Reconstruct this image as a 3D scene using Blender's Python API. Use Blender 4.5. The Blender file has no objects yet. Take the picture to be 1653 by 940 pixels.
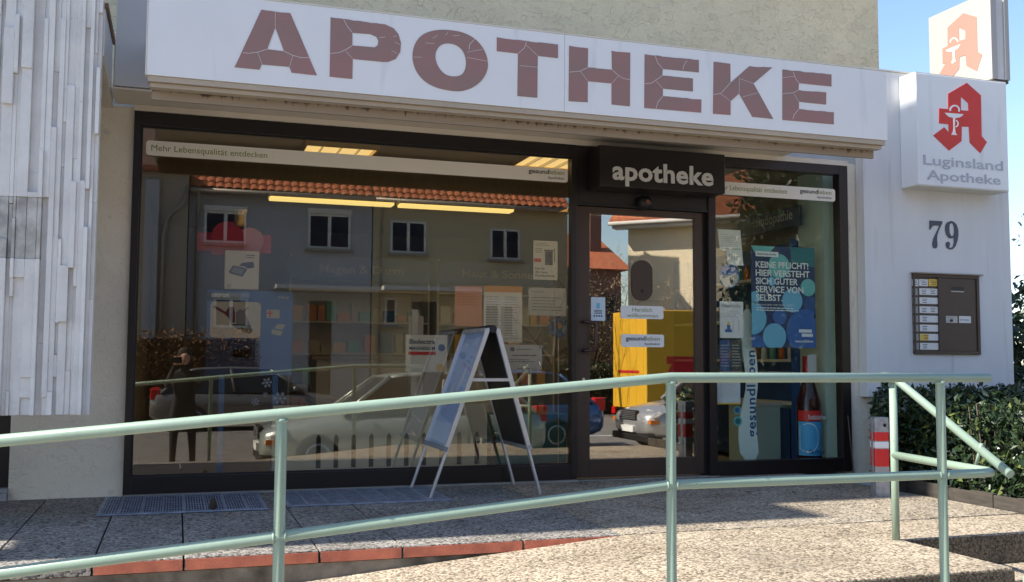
import bpy, math, random
from mathutils import Vector, Matrix
from mathutils.geometry import tessellate_polygon
rnd = random.Random(7)
D = bpy.data
sc = bpy.context.scene
col = sc.collection
R = math.radians

# ---------------------------------------------------------------- camera
F_PX, YAW, PIT, ROL, CH = 1624.86, 0.3209, 0.0699, 0.0054, 0.9396
cy, sy, cp, sp = math.cos(YAW), math.sin(YAW), math.cos(PIT), math.sin(PIT)
FW = Vector((sy*cp, cy*cp, sp)); U0 = Vector((-sy*sp, -cy*sp, cp)); R0 = Vector((cy, -sy, 0))
RT = R0*math.cos(ROL) + U0*math.sin(ROL); UP = -R0*math.sin(ROL) + U0*math.cos(ROL)
CAM = Vector((0, -7.5, CH))
cam = D.cameras.new('camera'); co = D.objects.new('camera', cam); col.objects.link(co)
co.matrix_world = Matrix(((RT.x, UP.x, -FW.x, CAM.x), (RT.y, UP.y, -FW.y, CAM.y), (RT.z, UP.z, -FW.z, CAM.z), (0, 0, 0, 1)))
cam.sensor_width = 36; cam.lens = 36*F_PX/1653; cam.clip_start = 0.02; cam.clip_end = 1000
sc.camera = co

# ---------------------------------------------------------------- light
EL = 42.0
w = D.worlds.new('World'); sc.world = w; w.use_nodes = True
nt = w.node_tree; nt.nodes.clear()
sky = nt.nodes.new('ShaderNodeTexSky'); sky.sky_type = 'NISHITA'; sky.sun_disc = False
sky.sun_elevation = R(EL); sky.sun_rotation = R(270); sky.air_density = 1.0; sky.dust_density = 0.6; sky.ozone_density = 2.2
bg = nt.nodes.new('ShaderNodeBackground'); bg.inputs['Strength'].default_value = 0.12
wo = nt.nodes.new('ShaderNodeOutputWorld')
nt.links.new(sky.outputs[0], bg.inputs[0]); nt.links.new(bg.outputs[0], wo.inputs[0])
sun = D.lights.new('sun', 'SUN'); sun.energy = 4.6; sun.angle = R(0.5); sun.color = (1.0, 0.93, 0.82)
so = D.objects.new('sun', sun); col.objects.link(so)
so.rotation_euler = Vector((-math.cos(R(EL)), -0.010, math.sin(R(EL)))).to_track_quat('Z', 'Y').to_euler()
so.location = (-10, -4, 12)
sc.view_settings.view_transform = 'Standard'; sc.view_settings.look = 'None'
sc.view_settings.exposure = 1.16; sc.view_settings.gamma = 1.0
sc.view_settings.use_curve_mapping = False
sc.cycles.use_denoising = True
sc.cycles.max_bounces = 10; sc.cycles.transparent_max_bounces = 24
sc.cycles.sample_clamp_indirect = 6.0

# ---------------------------------------------------------------- helpers
def P(px, py, Y=None, Z=None, X=None):
    d = FW*F_PX + RT*(px-826.5) + UP*(470-py)
    t = (Y-CAM.y)/d.y if Y is not None else (Z-CAM.z)/d.z if Z is not None else (X-CAM.x)/d.x
    return CAM + d*t

def tag(o, label=None, cat=None, group=None, kind=None):
    for k, v in (('label', label), ('category', cat), ('group', group), ('kind', kind)):
        if v: o[k] = v
    return o

def empty(name, loc, label=None, cat=None, group=None):
    o = D.objects.new(name, None); col.objects.link(o); o.location = loc; o.empty_display_size = .1
    return tag(o, label, cat, group)

def rootloc(o):
    v = Vector((0, 0, 0))
    while o is not None:
        v += o.location; o = o.parent
    return v

class MB:
    def __init__(s): s.v = []; s.f = []; s.sm = []
    def add(s, vs, fs, smooth=False):
        n = len(s.v); s.v += [Vector(v) for v in vs]
        for f in fs: s.f.append([n+i for i in f]); s.sm.append(smooth)
        return s
    def box(s, a, b, M=None):
        (x0, y0, z0), (x1, y1, z1) = a, b
        vs = [Vector(p) for p in ((x0,y0,z0),(x1,y0,z0),(x1,y1,z0),(x0,y1,z0),(x0,y0,z1),(x1,y0,z1),(x1,y1,z1),(x0,y1,z1))]
        if M: vs = [M @ v for v in vs]
        return s.add(vs, ((0,3,2,1),(4,5,6,7),(0,1,5,4),(1,2,6,5),(2,3,7,6),(3,0,4,7)))
    def bar(s, p, q, wx, wy, up=(0, 0, 1)):
        p, q = Vector(p), Vector(q); d = (q-p).normalized(); a = d.cross(Vector(up)).normalized(); b = a.cross(d)
        vs = []
        for c in (p, q):
            for i, j in ((-1,-1),(1,-1),(1,1),(-1,1)): vs.append(c + a*i*wx/2 + b*j*wy/2)
        return s.add(vs, ((0,1,2,3),(7,6,5,4),(0,4,5,1),(1,5,6,2),(2,6,7,3),(3,7,4,0)))
    def tube(s, pts, r, n=14, caps=True, smooth=True):
        pts = [Vector(p) for p in pts]; rs = r if isinstance(r, (list, tuple)) else [r]*len(pts)
        rings = []; prev = None
        for i, p in enumerate(pts):
            if i == 0: t = pts[1]-p
            elif i == len(pts)-1: t = p-pts[i-1]
            else: t = (p-pts[i-1]).normalized() + (pts[i+1]-p).normalized()
            t.normalize()
            if prev is None:
                a = t.cross(Vector((0, 0, 1)) if abs(t.z) < .9 else Vector((1, 0, 0))).normalized()
            else: a = (prev - t*prev.dot(t)).normalized()
            prev = a; b = t.cross(a); k = 1
            if 0 < i < len(pts)-1:
                k = 1/max(.5, math.cos((pts[i+1]-p).angle(p-pts[i-1])/2))
            rings.append([p + (a*math.cos(2*math.pi*j/n) + b*math.sin(2*math.pi*j/n))*rs[i] for j in range(n)])
        base = len(s.v)
        for rg in rings: s.v += rg
        for i in range(len(rings)-1):
            for j in range(n):
                k = (j+1) % n
                s.f.append([base+i*n+j, base+i*n+k, base+(i+1)*n+k, base+(i+1)*n+j]); s.sm.append(smooth)
        if caps:
            s.f.append([base+j for j in reversed(range(n))]); s.sm.append(False)
            s.f.append([base+(len(rings)-1)*n+j for j in range(n)]); s.sm.append(False)
        return s
    def lathe(s, prof, c, n=24, axis='Z'):
        c = Vector(c); base = len(s.v)
        for r, h in prof:
            for j in range(n):
                a = 2*math.pi*j/n; u, v_ = r*math.cos(a), r*math.sin(a)
                s.v.append(c + (Vector((u, v_, h)) if axis == 'Z' else Vector((u, h, v_)) if axis == 'Y' else Vector((h, u, v_))))
        for i in range(len(prof)-1):
            for j in range(n):
                k = (j+1) % n
                s.f.append([base+i*n+j, base+i*n+k, base+(i+1)*n+k, base+(i+1)*n+j]); s.sm.append(True)
        s.f.append([base+j for j in reversed(range(n))]); s.sm.append(False)
        s.f.append([base+(len(prof)-1)*n+j for j in range(n)]); s.sm.append(False)
        return s
    def poly(s, loops, ex):
        """flat polygon with holes (3-D loops), thickened by the vector ex behind its front"""
        loops = [[Vector(p) for p in l] for l in loops]; ex = Vector(ex)
        flat = [p for l in loops for p in l]; n = len(flat)
        # project for tessellation
        tris = tessellate_polygon(loops)
        base = len(s.v); s.v += flat + [p+ex for p in flat]
        for t in tris:
            s.f.append([base+i for i in t]); s.sm.append(False)
            s.f.append([base+n+i for i in reversed(t)]); s.sm.append(False)
        o = 0
        for l in loops:
            m = len(l)
            for i in range(m):
                j = (i+1) % m
                s.f.append([base+o+i, base+o+j, base+n+o+j, base+n+o+i]); s.sm.append(False)
            o += m
        return s
    def build(s, name, m, parent=None, bevel=0, recalc=True):
        if parent is not None: off = rootloc(parent)
        else:
            xs = [v.x for v in s.v]; ys = [v.y for v in s.v]; zs = [v.z for v in s.v]
            off = Vector(((min(xs)+max(xs))/2, (min(ys)+max(ys))/2, min(zs)))
        me = D.meshes.new(name)
        me.from_pydata([tuple(v-off) for v in s.v], [], s.f)
        me.polygons.foreach_set('use_smooth', s.sm)
        if recalc:
            import bmesh
            bm = bmesh.new(); bm.from_mesh(me); bmesh.ops.recalc_face_normals(bm, faces=bm.faces); bm.to_mesh(me); bm.free()
        ms = m if isinstance(m, (list, tuple)) else [m]
        for x in ms: me.materials.append(x)
        o = D.objects.new(name, me); col.objects.link(o)
        if parent is not None: o.parent = parent
        else: o.location = off
        if bevel:
            b = o.modifiers.new('bevel', 'BEVEL'); b.width = bevel; b.segments = 2; b.limit_method = 'ANGLE'
        return o

_fc = {}
def glyphs(txt, off=0.0, sp=1.0):
    key = (txt, off, sp)
    if key not in _fc:
        c = D.curves.new('t', 'FONT'); c.body = txt; c.size = 1; c.offset = off; c.space_character = sp; c.resolution_u = 3
        o = D.objects.new('t', c); col.objects.link(o)
        dg = bpy.context.evaluated_depsgraph_get(); dg.update()
        me = D.meshes.new_from_object(o.evaluated_get(dg))
        vs = [tuple(v.co) for v in me.vertices]; fs = [list(p.vertices) for p in me.polygons]
        D.objects.remove(o); D.curves.remove(c); D.meshes.remove(me)
        _fc[key] = (vs, fs)
    return _fc[key]
def text(mb, txt, o, r, u, w=None, h=None, off=0.0, sp=1.0, cap=None):
    """lay text: o = lower-left world point, r/u unit vectors, fitted to width w (and to cap height h)"""
    vs, fs = glyphs(txt, off, sp)
    if not vs: return
    x0 = min(v[0] for v in vs); x1 = max(v[0] for v in vs)
    y1 = max(v[1] for v in vs) if cap is None else cap
    sx = w/(x1-x0) if w else None; sy_ = h/y1 if h else None
    if sx is None: sx = sy_
    if sy_ is None: sy_ = sx
    o, r, u = Vector(o), Vector(r), Vector(u)
    mb.add([o + r*((v[0]-x0)*sx) + u*(v[1]*sy_) for v in vs], fs)
XR, ZU = Vector((1, 0, 0)), Vector((0, 0, 1))

def mat(name, c, rough=.6, metal=0, var=0, vscale=6, bump=0, bscale=60, bdist=.01, spec=.5, stretch=None, c2=None, detail=4, coat=0, emit=0):
    m = D.materials.new(name); m.use_nodes = True; n = m.node_tree; b = n.nodes['Principled BSDF']
    b.inputs['Base Color'].default_value = (*c, 1); b.inputs['Roughness'].default_value = rough
    b.inputs['Metallic'].default_value = metal; b.inputs['Specular IOR Level'].default_value = spec
    b.inputs['Coat Weight'].default_value = coat
    tc = n.nodes.new('ShaderNodeTexCoord'); src = tc.outputs['Object']
    if stretch:
        mp = n.nodes.new('ShaderNodeMapping'); mp.inputs['Scale'].default_value = stretch
        n.links.new(src, mp.inputs[0]); src = mp.outputs[0]
    if var or c2:
        t = n.nodes.new('ShaderNodeTexNoise'); t.inputs['Scale'].default_value = vscale; t.inputs['Detail'].default_value = detail + 2
        n.links.new(src, t.inputs['Vector'])
        r = n.nodes.new('ShaderNodeValToRGB'); r.color_ramp.elements[0].position = .32; r.color_ramp.elements[1].position = .68
        a = c2 if c2 else tuple(x*(1-var) for x in c); d = c if c2 else tuple(min(1, x*(1+var)) for x in c)
        r.color_ramp.elements[0].color = (*a, 1); r.color_ramp.elements[1].color = (*d, 1)
        n.links.new(t.outputs[0], r.inputs[0]); n.links.new(r.outputs[0], b.inputs['Base Color'])
    if bump:
        t = n.nodes.new('ShaderNodeTexNoise'); t.inputs['Scale'].default_value = bscale; t.inputs['Detail'].default_value = detail
        n.links.new(src, t.inputs['Vector'])
        bp = n.nodes.new('ShaderNodeBump'); bp.inputs['Strength'].default_value = bump; bp.inputs['Distance'].default_value = bdist
        n.links.new(t.outputs[0], bp.inputs['Height']); n.links.new(bp.outputs[0], b.inputs['Normal'])
    if emit:
        b.inputs['Emission Color'].default_value = (*c, 1); b.inputs['Emission Strength'].default_value = emit
    return m

def glass_mat(name, ior, tint, refl=(1, 1, 1)):
    m = D.materials.new(name); m.use_nodes = True; n = m.node_tree; n.nodes.clear()
    o = n.nodes.new('ShaderNodeOutputMaterial'); mx = n.nodes.new('ShaderNodeMixShader')
    tr = n.nodes.new('ShaderNodeBsdfTransparent'); tr.inputs[0].default_value = (*tint, 1)
    gl = n.nodes.new('ShaderNodeBsdfGlossy'); gl.inputs['Roughness'].default_value = 0.0; gl.inputs[0].default_value = (*refl, 1)
    lw = n.nodes.new('ShaderNodeLayerWeight'); lw.inputs[0].default_value = .5
    pw = n.nodes.new('ShaderNodeMath'); pw.operation = 'POWER'; pw.inputs[1].default_value = 5; n.links.new(lw.outputs['Facing'], pw.inputs[0])
    fr = n.nodes.new('ShaderNodeMath'); fr.operation = 'MULTIPLY_ADD'; fr.inputs[1].default_value = 1-ior; fr.inputs[2].default_value = ior; n.links.new(pw.outputs[0], fr.inputs[0])
    tc = n.nodes.new('ShaderNodeTexCoord'); nz = n.nodes.new('ShaderNodeTexNoise'); nz.inputs['Scale'].default_value = .8; nz.inputs['Detail'].default_value = 1
    bp = n.nodes.new('ShaderNodeBump'); bp.inputs['Strength'].default_value = .03; bp.inputs['Distance'].default_value = .02
    n.links.new(tc.outputs['Object'], nz.inputs['Vector']); n.links.new(nz.outputs[0], bp.inputs['Height']); n.links.new(bp.outputs[0], gl.inputs['Normal'])
    n.links.new(fr.outputs[0], mx.inputs[0]); n.links.new(tr.outputs[0], mx.inputs[1]); n.links.new(gl.outputs[0], mx.inputs[2]); n.links.new(mx.outputs[0], o.inputs[0])
    return m

def pebble_mat(name, light, dark, grout, scale=95, bump=.6):
    m = D.materials.new(name); m.use_nodes = True; n = m.node_tree; b = n.nodes['Principled BSDF']
    b.inputs['Roughness'].default_value = .75; b.inputs['Specular IOR Level'].default_value = .3
    tc = n.nodes.new('ShaderNodeTexCoord')
    v = n.nodes.new('ShaderNodeTexVoronoi'); v.inputs['Scale'].default_value = scale
    n.links.new(tc.outputs['Object'], v.inputs['Vector'])
    sep = n.nodes.new('ShaderNodeSeparateColor'); n.links.new(v.outputs['Color'], sep.inputs[0])
    r = n.nodes.new('ShaderNodeValToRGB'); e = r.color_ramp.elements
    e[0].position = 0; e[0].color = (*dark, 1); e[1].position = 1; e[1].color = (*light, 1)
    x = e.new(.25); x.color = (*[a*.6+b_*.4 for a, b_ in zip(dark, light)], 1)
    x = e.new(.6); x.color = (*[a*.25+b_*.75 for a, b_ in zip(dark, light)], 1)
    n.links.new(sep.outputs[0], r.inputs[0])
    r2 = n.nodes.new('ShaderNodeValToRGB'); r2.color_ramp.elements[0].position = .58; r2.color_ramp.elements[1].position = .82
    n.links.new(v.outputs['Distance'], r2.inputs[0])
    mx = n.nodes.new('ShaderNodeMix'); mx.data_type = 'RGBA'
    n.links.new(r2.outputs[0], mx.inputs[0]); n.links.new(r.outputs[0], mx.inputs[6]); mx.inputs[7].default_value = (*grout, 1)
    big = n.nodes.new('ShaderNodeTexNoise'); big.inputs['Scale'].default_value = 2.2; big.inputs['Detail'].default_value = 6
    n.links.new(tc.outputs['Object'], big.inputs['Vector'])
    r3 = n.nodes.new('ShaderNodeValToRGB'); r3.color_ramp.elements[0].position = .3; r3.color_ramp.elements[1].position = .65
    r3.color_ramp.elements[0].color = (.62, .60, .58, 1); r3.color_ramp.elements[1].color = (1, 1, 1, 1)
    n.links.new(big.outputs[0], r3.inputs[0])
    mm = n.nodes.new('ShaderNodeMix'); mm.data_type = 'RGBA'; mm.blend_type = 'MULTIPLY'; mm.inputs[0].default_value = .8
    n.links.new(mx.outputs[2], mm.inputs[6]); n.links.new(r3.outputs[0], mm.inputs[7]); n.links.new(mm.outputs[2], b.inputs['Base Color'])
    bp = n.nodes.new('ShaderNodeBump'); bp.invert = True; bp.inputs['Strength'].default_value = bump; bp.inputs['Distance'].default_value = .004
    n.links.new(v.outputs['Distance'], bp.inputs['Height']); n.links.new(bp.outputs[0], b.inputs['Normal'])
    return m

def stucco_mat(name, c, scale=38, bump=.8, c2=None, dist=.006):
    m = mat(name, c, .9, var=.07, vscale=2.5, spec=.2, c2=c2); n = m.node_tree; b = n.nodes['Principled BSDF']
    tc = n.nodes.new('ShaderNodeTexCoord')
    a = n.nodes.new('ShaderNodeTexNoise'); a.inputs['Scale'].default_value = scale; a.inputs['Detail'].default_value = 5; a.inputs['Distortion'].default_value = 1.2
    v = n.nodes.new('ShaderNodeTexNoise'); v.inputs['Scale'].default_value = scale*.35; v.inputs['Detail'].default_value = 3; v.inputs['Distortion'].default_value = 2.0
    n.links.new(tc.outputs['Object'], a.inputs['Vector']); n.links.new(tc.outputs['Object'], v.inputs['Vector'])
    r = n.nodes.new('ShaderNodeValToRGB'); r.color_ramp.elements[0].position = .36; r.color_ramp.elements[1].position = .46
    n.links.new(v.outputs[0], r.inputs[0])
    ad = n.nodes.new('ShaderNodeMath'); ad.operation = 'MULTIPLY_ADD'; ad.inputs[1].default_value = .5
    n.links.new(r.outputs[0], ad.inputs[0]); n.links.new(a.outputs[0], ad.inputs[2])
    bp = n.nodes.new('ShaderNodeBump'); bp.inputs['Strength'].default_value = bump; bp.inputs['Distance'].default_value = dist
    n.links.new(ad.outputs[0], bp.inputs['Height']); n.links.new(bp.outputs[0], b.inputs['Normal'])
    return m

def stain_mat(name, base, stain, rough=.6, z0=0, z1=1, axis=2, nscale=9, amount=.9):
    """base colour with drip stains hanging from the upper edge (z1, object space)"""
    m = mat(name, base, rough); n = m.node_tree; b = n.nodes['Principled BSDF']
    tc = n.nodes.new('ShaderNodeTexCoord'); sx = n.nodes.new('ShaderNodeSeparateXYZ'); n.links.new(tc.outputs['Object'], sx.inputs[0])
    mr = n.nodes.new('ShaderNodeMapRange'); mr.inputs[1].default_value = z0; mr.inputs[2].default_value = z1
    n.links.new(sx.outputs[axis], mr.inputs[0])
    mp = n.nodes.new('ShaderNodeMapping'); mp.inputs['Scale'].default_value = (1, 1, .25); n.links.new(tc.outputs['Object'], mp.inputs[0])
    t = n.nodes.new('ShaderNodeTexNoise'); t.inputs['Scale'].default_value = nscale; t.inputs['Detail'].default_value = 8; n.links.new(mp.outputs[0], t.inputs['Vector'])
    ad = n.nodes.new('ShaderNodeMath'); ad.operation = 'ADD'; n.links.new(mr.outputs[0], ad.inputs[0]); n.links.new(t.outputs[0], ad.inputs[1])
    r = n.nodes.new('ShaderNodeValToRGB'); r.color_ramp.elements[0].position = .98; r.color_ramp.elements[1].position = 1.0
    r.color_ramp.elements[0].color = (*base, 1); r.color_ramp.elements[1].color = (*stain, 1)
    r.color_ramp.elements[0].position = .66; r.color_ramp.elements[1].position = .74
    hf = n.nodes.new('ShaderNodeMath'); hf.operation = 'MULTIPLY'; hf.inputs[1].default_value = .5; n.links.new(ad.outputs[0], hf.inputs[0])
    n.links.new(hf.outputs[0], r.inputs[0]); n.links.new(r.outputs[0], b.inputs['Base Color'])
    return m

def leaf_mat(name, a, b_, rough=.45):
    m = D.materials.new(name); m.use_nodes = True; n = m.node_tree; b = n.nodes['Principled BSDF']
    g = n.nodes.new('ShaderNodeNewGeometry'); r = n.nodes.new('ShaderNodeValToRGB')
    r.color_ramp.elements[0].color = (*a, 1); r.color_ramp.elements[1].color = (*b_, 1)
    n.links.new(g.outputs['Random Per Island'], r.inputs[0]); n.links.new(r.outputs[0], b.inputs['Base Color'])
    b.inputs['Roughness'].default_value = rough; b.inputs['Specular IOR Level'].default_value = .5
    return m

M = {}
M['peb'] = pebble_mat('washed_pebble_concrete', (.60, .505, .38), (.13, .105, .075), (.14, .115, .085), 76, .5)
M['pebdark'] = pebble_mat('dark_pebble_edge', (.22, .18, .13), (.06, .045, .03), (.05, .04, .03), 95, .9)  # darker pebble tone for slab edges and the riser
M['peb_shaded'] = pebble_mat('shade_darkened_pebble_slab', (.43, .405, .37), (.055, .053, .05), (.06, .058, .055), 72, .55)  # walkway shade is put into this darker slab colour
M['asphalt'] = mat('asphalt', (.16, .155, .15), .9, var=.25, vscale=3, bump=.4, bscale=220, bdist=.004)
M['pave'] = mat('pavement_concrete', (.34, .31, .27), .9, var=.15, vscale=2, bump=.2, bscale=120)
M['concrete'] = mat('damp_stained_concrete', (.24, .21, .17), .9, c2=(.055, .045, .032), vscale=7, bump=.5, bscale=50)
M['redpaint'] = mat('faded_red_paint', (.62, .19, .11), .75, vscale=11, c2=(.40, .12, .075), bump=.3, bscale=90)
M['stucco'] = stucco_mat('cream_stucco', (.84, .765, .63))
M['stucco_up'] = stucco_mat('sunlit_beige_stucco', (.86, .73, .49), 26, 1.0, dist=.013)  # grazing sunlight put into a lighter, warmer base colour
M['relief'] = mat('white_painted_relief', (.77, .76, .74), .75, vscale=6, c2=(.67, .66, .645), bump=.6, bscale=24, bdist=.012, detail=6)
M['weath'] = mat('bare_weathered_concrete', (.60, .585, .55), .9, c2=(.32, .31, .29), vscale=11, bump=.5, bscale=60)
M['brown'] = mat('brown_anodised_metal', (.017, .012, .011), .36, var=.06, vscale=3)
M['brownmid'] = mat('chocolate_enamel', (.058, .035, .025), .42, var=.05)
M['black'] = mat('black_plastic', (.012, .012, .013), .5)
M['white'] = mat('white_acrylic', (.78, .79, .80), .35, var=.02, vscale=2)
M['whitewall'] = mat('white_painted_panel', (.73, .73, .73), .75, c2=(.67, .67, .67), vscale=1.6, stretch=(2.5, 1, .5), bump=.06, bscale=160)
M['whiteold'] = mat('yellowed_white_plastic', (.74, .71, .63), .45)
M['grey'] = mat('grey_metal_sheet', (.62, .61, .60), .5, metal=.0, var=.08, vscale=2)
M['lip'] = mat('beige_aluminium_trim', (.43, .36, .28), .5, var=.06, vscale=3)
M['soffit'] = mat('beige_soffit_board', (.70, .62, .51), .8, var=.06, vscale=2)
M['maroon'] = mat('sun_faded_maroon_film', (.34, .175, .165), .6, c2=(.275, .185, .165), vscale=2.4, stretch=(.7, 1, 2))
M['crack'] = mat('pale_crack_edge', (.68, .62, .62), .7)
M['red'] = mat('signal_red_film', (.62, .035, .025), .45)
M['pinkred'] = mat('bleached_pink_film', (.345, .205, .165), .5)
M['silverletter'] = mat('silver_grey_lettering', (.42, .44, .50), .5, var=.1, vscale=12)
M['slate'] = mat('slate_blue_paint', (.075, .08, .11), .6)
M['paleletter'] = mat('pale_metal_letters', (.62, .60, .57), .45)
M['rail'] = mat('mint_green_enamel', (.25, .342, .272), .36, var=.04, vscale=8, bump=.06, bscale=45, spec=.6)
def specks(m, c, scale, lo, hi, stretch=None):
    n = m.node_tree; b = n.nodes['Principled BSDF']; tc = n.nodes.new('ShaderNodeTexCoord'); src = tc.outputs['Object']
    if stretch:
        mp = n.nodes.new('ShaderNodeMapping'); mp.inputs['Scale'].default_value = stretch; n.links.new(src, mp.inputs[0]); src = mp.outputs[0]
    t = n.nodes.new('ShaderNodeTexNoise'); t.inputs['Scale'].default_value = scale; t.inputs['Detail'].default_value = 5; n.links.new(src, t.inputs['Vector'])
    r = n.nodes.new('ShaderNodeMapRange'); r.inputs[1].default_value = lo; r.inputs[2].default_value = hi; n.links.new(t.outputs[0], r.inputs[0])
    mx = n.nodes.new('ShaderNodeMix'); mx.data_type = 'RGBA'; n.links.new(r.outputs[0], mx.inputs[0]); i = b.inputs['Base Color']
    if i.links: n.links.new(i.links[0].from_socket, mx.inputs[6])
    else: mx.inputs[6].default_value = i.default_value
    mx.inputs[7].default_value = (*c, 1); n.links.new(mx.outputs[2], i)
specks(M['rail'], (.13, .09, .06), 30, .735, .755)
specks(M['whitewall'], (.58, .57, .55), 3.2, .60, .78, (3.5, 1, .28))
specks(M['white'], (.65, .67, .69), 2.6, .62, .80, (3, 1, .35))
specks(M['stucco'], (.46, .42, .36), 5, .62, .78)
specks(M['peb'], (.20, .17, .13), 1.7, .64, .80)
M['alu'] = mat('brushed_aluminium', (.66, .67, .69), .35, metal=.75, var=.04, vscale=5)
M['zinc'] = mat('galvanised_steel', (.40, .41, .43), .45, metal=.5, var=.18, vscale=22)
M['grate'] = mat('galvanised_grating', (.25, .29, .37), .5, metal=.15, var=.3, vscale=14)
M['redtape'] = mat('reflective_red_tape', (.66, .03, .03), .4)
M['whitetape'] = mat('reflective_white_tape', (.78, .78, .80), .4)
M['paper'] = mat('white_paper', (.76, .75, .72), .8, var=.02)
M['papergrey'] = mat('translucent_grey_paper', (.52, .51, .48), .8, var=.04)
M['salmon'] = mat('salmon_paper', (.70, .32, .22), .8)
M['orange'] = mat('orange_card', (.66, .28, .05), .7)
M['ink'] = mat('grey_ink', (.10, .10, .11), .8)
M['inklight'] = mat('pale_grey_ink', (.38, .38, .38), .8)
M['greentext'] = mat('olive_green_lettering', (.17, .21, .01), .6)
M['darktext'] = mat('anthracite_lettering', (.05, .052, .055), .6)
M['navy'] = mat('navy_print', (.012, .035, .11), .5)
M['blue'] = mat('blue_print', (.03, .12, .38), .5)
M['midblue'] = mat('mid_blue_print', (.02, .075, .24), .5)
M['sky'] = mat('sky_blue_print', (.16, .46, .66), .5)
M['teal'] = mat('teal_print', (.16, .50, .48), .5)
M['dteal'] = mat('dark_teal_print', (.02, .17, .19), .5)
M['wtext'] = mat('white_print', (.80, .82, .82), .6)
M['yellow'] = mat('yellow_print', (.78, .50, .06), .5)
M['skin'] = mat('skin', (.50, .28, .19), .55)
M['blond'] = mat('blond_print', (.72, .55, .18), .6)
M['glass'] = glass_mat('tinted_shop_glass', .12, (.92, .88, .80), (1, .95, .87))
M['doorglass'] = glass_mat('mirroring_door_glass', .30, (.72, .69, .62), (1, .96, .90))
M['rglass'] = glass_mat('clear_side_glass', .05, (.95, .97, .94), (1, .97, .92))
M['fgloss'] = glass_mat('clear_poster_sheet', .12, (.92, .95, 1.0))
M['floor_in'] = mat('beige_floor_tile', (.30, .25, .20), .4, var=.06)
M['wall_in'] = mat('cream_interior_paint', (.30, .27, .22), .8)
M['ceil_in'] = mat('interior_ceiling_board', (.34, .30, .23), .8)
M['lamp'] = mat('fluorescent_diffuser', (1.0, .80, .30), .5, emit=.62)
M['lampdim'] = mat('warm_louvre_light', (1.0, .74, .32), .5, emit=.55)
M['green_in'] = mat('pale_green_panel', (.50, .62, .55), .5)
M['shelf'] = mat('white_laminate', (.62, .61, .58), .5)
M['bottle'] = mat('dark_red_juice_glass', (.035, .008, .010), .12)
M['cap'] = mat('red_foil_cap', (.35, .01, .02), .3, metal=.3)
M['gold'] = mat('gold_foil', (.72, .52, .20), .3, metal=.7, bump=.4, bscale=60)
M['pinkred2'] = mat('raspberry_card', (.50, .03, .06), .6)
M['pink'] = mat('pink_card', (.66, .22, .24), .6)
M['hedgeleaf'] = leaf_mat('laurel_leaves', (.009, .022, .010), (.036, .062, .022), .34)
M['brownleaf'] = leaf_mat('dry_beech_leaves', (.10, .045, .018), (.26, .14, .06), .7)
M['ivyleaf'] = leaf_mat('dark_shrub_leaves', (.010, .026, .010), (.03, .065, .02), .4)
M['bark'] = mat('bark', (.11, .085, .065), .9, var=.2, vscale=20)
M['palebark'] = mat('pale_budding_twig', (.36, .29, .22), .9)
M['timber'] = mat('grey_timber_edging', (.05, .042, .034), .9, var=.3, vscale=8, stretch=(1, 1, 6))
M['tile'] = mat('orange_roof_tile', (.52, .17, .075), .8, c2=(.36, .10, .045), vscale=5)
M['tiledark'] = mat('old_red_roof_tile', (.34, .10, .06), .85, var=.15)
M['hgrey'] = mat('grey_blue_render', (.40, .42, .46), .9, var=.04)
M['hcream'] = mat('cream_render', (.52, .47, .33), .9, var=.04)
M['hsun'] = mat('ivory_render', (.84, .75, .56), .9, var=.04)
M['brick'] = mat('dark_brick', (.16, .085, .065), .9, var=.2, vscale=12)
M['pvc'] = mat('white_window_frame', (.68, .68, .67), .5)
M['hglass'] = mat('dark_window_glass', (.012, .02, .045), .08, spec=.12)
M['gutter'] = mat('zinc_gutter', (.30, .27, .24), .5, metal=.4)
M['van'] = mat('yellow_van_paint', (.74, .43, .035), .35)
M['vanred'] = mat('red_stripe', (.55, .02, .03), .4)
M['carsilver'] = mat('silver_car_paint', (.50, .51, .52), .28, metal=.5, coat=.6)
M['cargreen'] = mat('silver_green_car_paint', (.36, .41, .38), .28, metal=.4, coat=.6)
M['carblue'] = mat('blue_car_paint', (.03, .10, .26), .28, metal=.3, coat=.6)
M['cardark'] = mat('dark_grey_car_paint', (.16, .155, .15), .25, metal=.4, coat=.8)
M['tyre'] = mat('tyre_rubber', (.018, .018, .018), .85)
M['rim'] = mat('alloy_rim', (.5, .5, .52), .35, metal=.8)
M['carglass'] = mat('car_window_glass', (.015, .018, .02), .05)
M['taillight'] = mat('red_lens', (.55, .012, .015), .15)
M['headlight'] = mat('clear_lens', (.72, .72, .70), .1)
M['amber'] = mat('amber_lens', (.75, .20, .02), .2)
M['coat'] = mat('dark_coat_cloth', (.022, .022, .025), .9)
M['jeans'] = mat('dark_jeans', (.025, .03, .045), .9)
M['hair'] = mat('dark_hair', (.025, .017, .012), .8)

# ================================================================ SETTING
b = MB(); b.add([(-220, -260, -.70), (220, -260, -.70), (220, 160, -.70), (-220, 160, -.70)], [(0, 1, 2, 3)])
tag(b.build('street', M['asphalt']), kind='structure')
b = MB(); b.box((-30, -9.0, -.80), (30, -3.9, -.68)); b.box((-30, -25.2, -.80), (40, -22.3, -.60))
tag(b.build('pavement', M['pave']), kind='structure')
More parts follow.
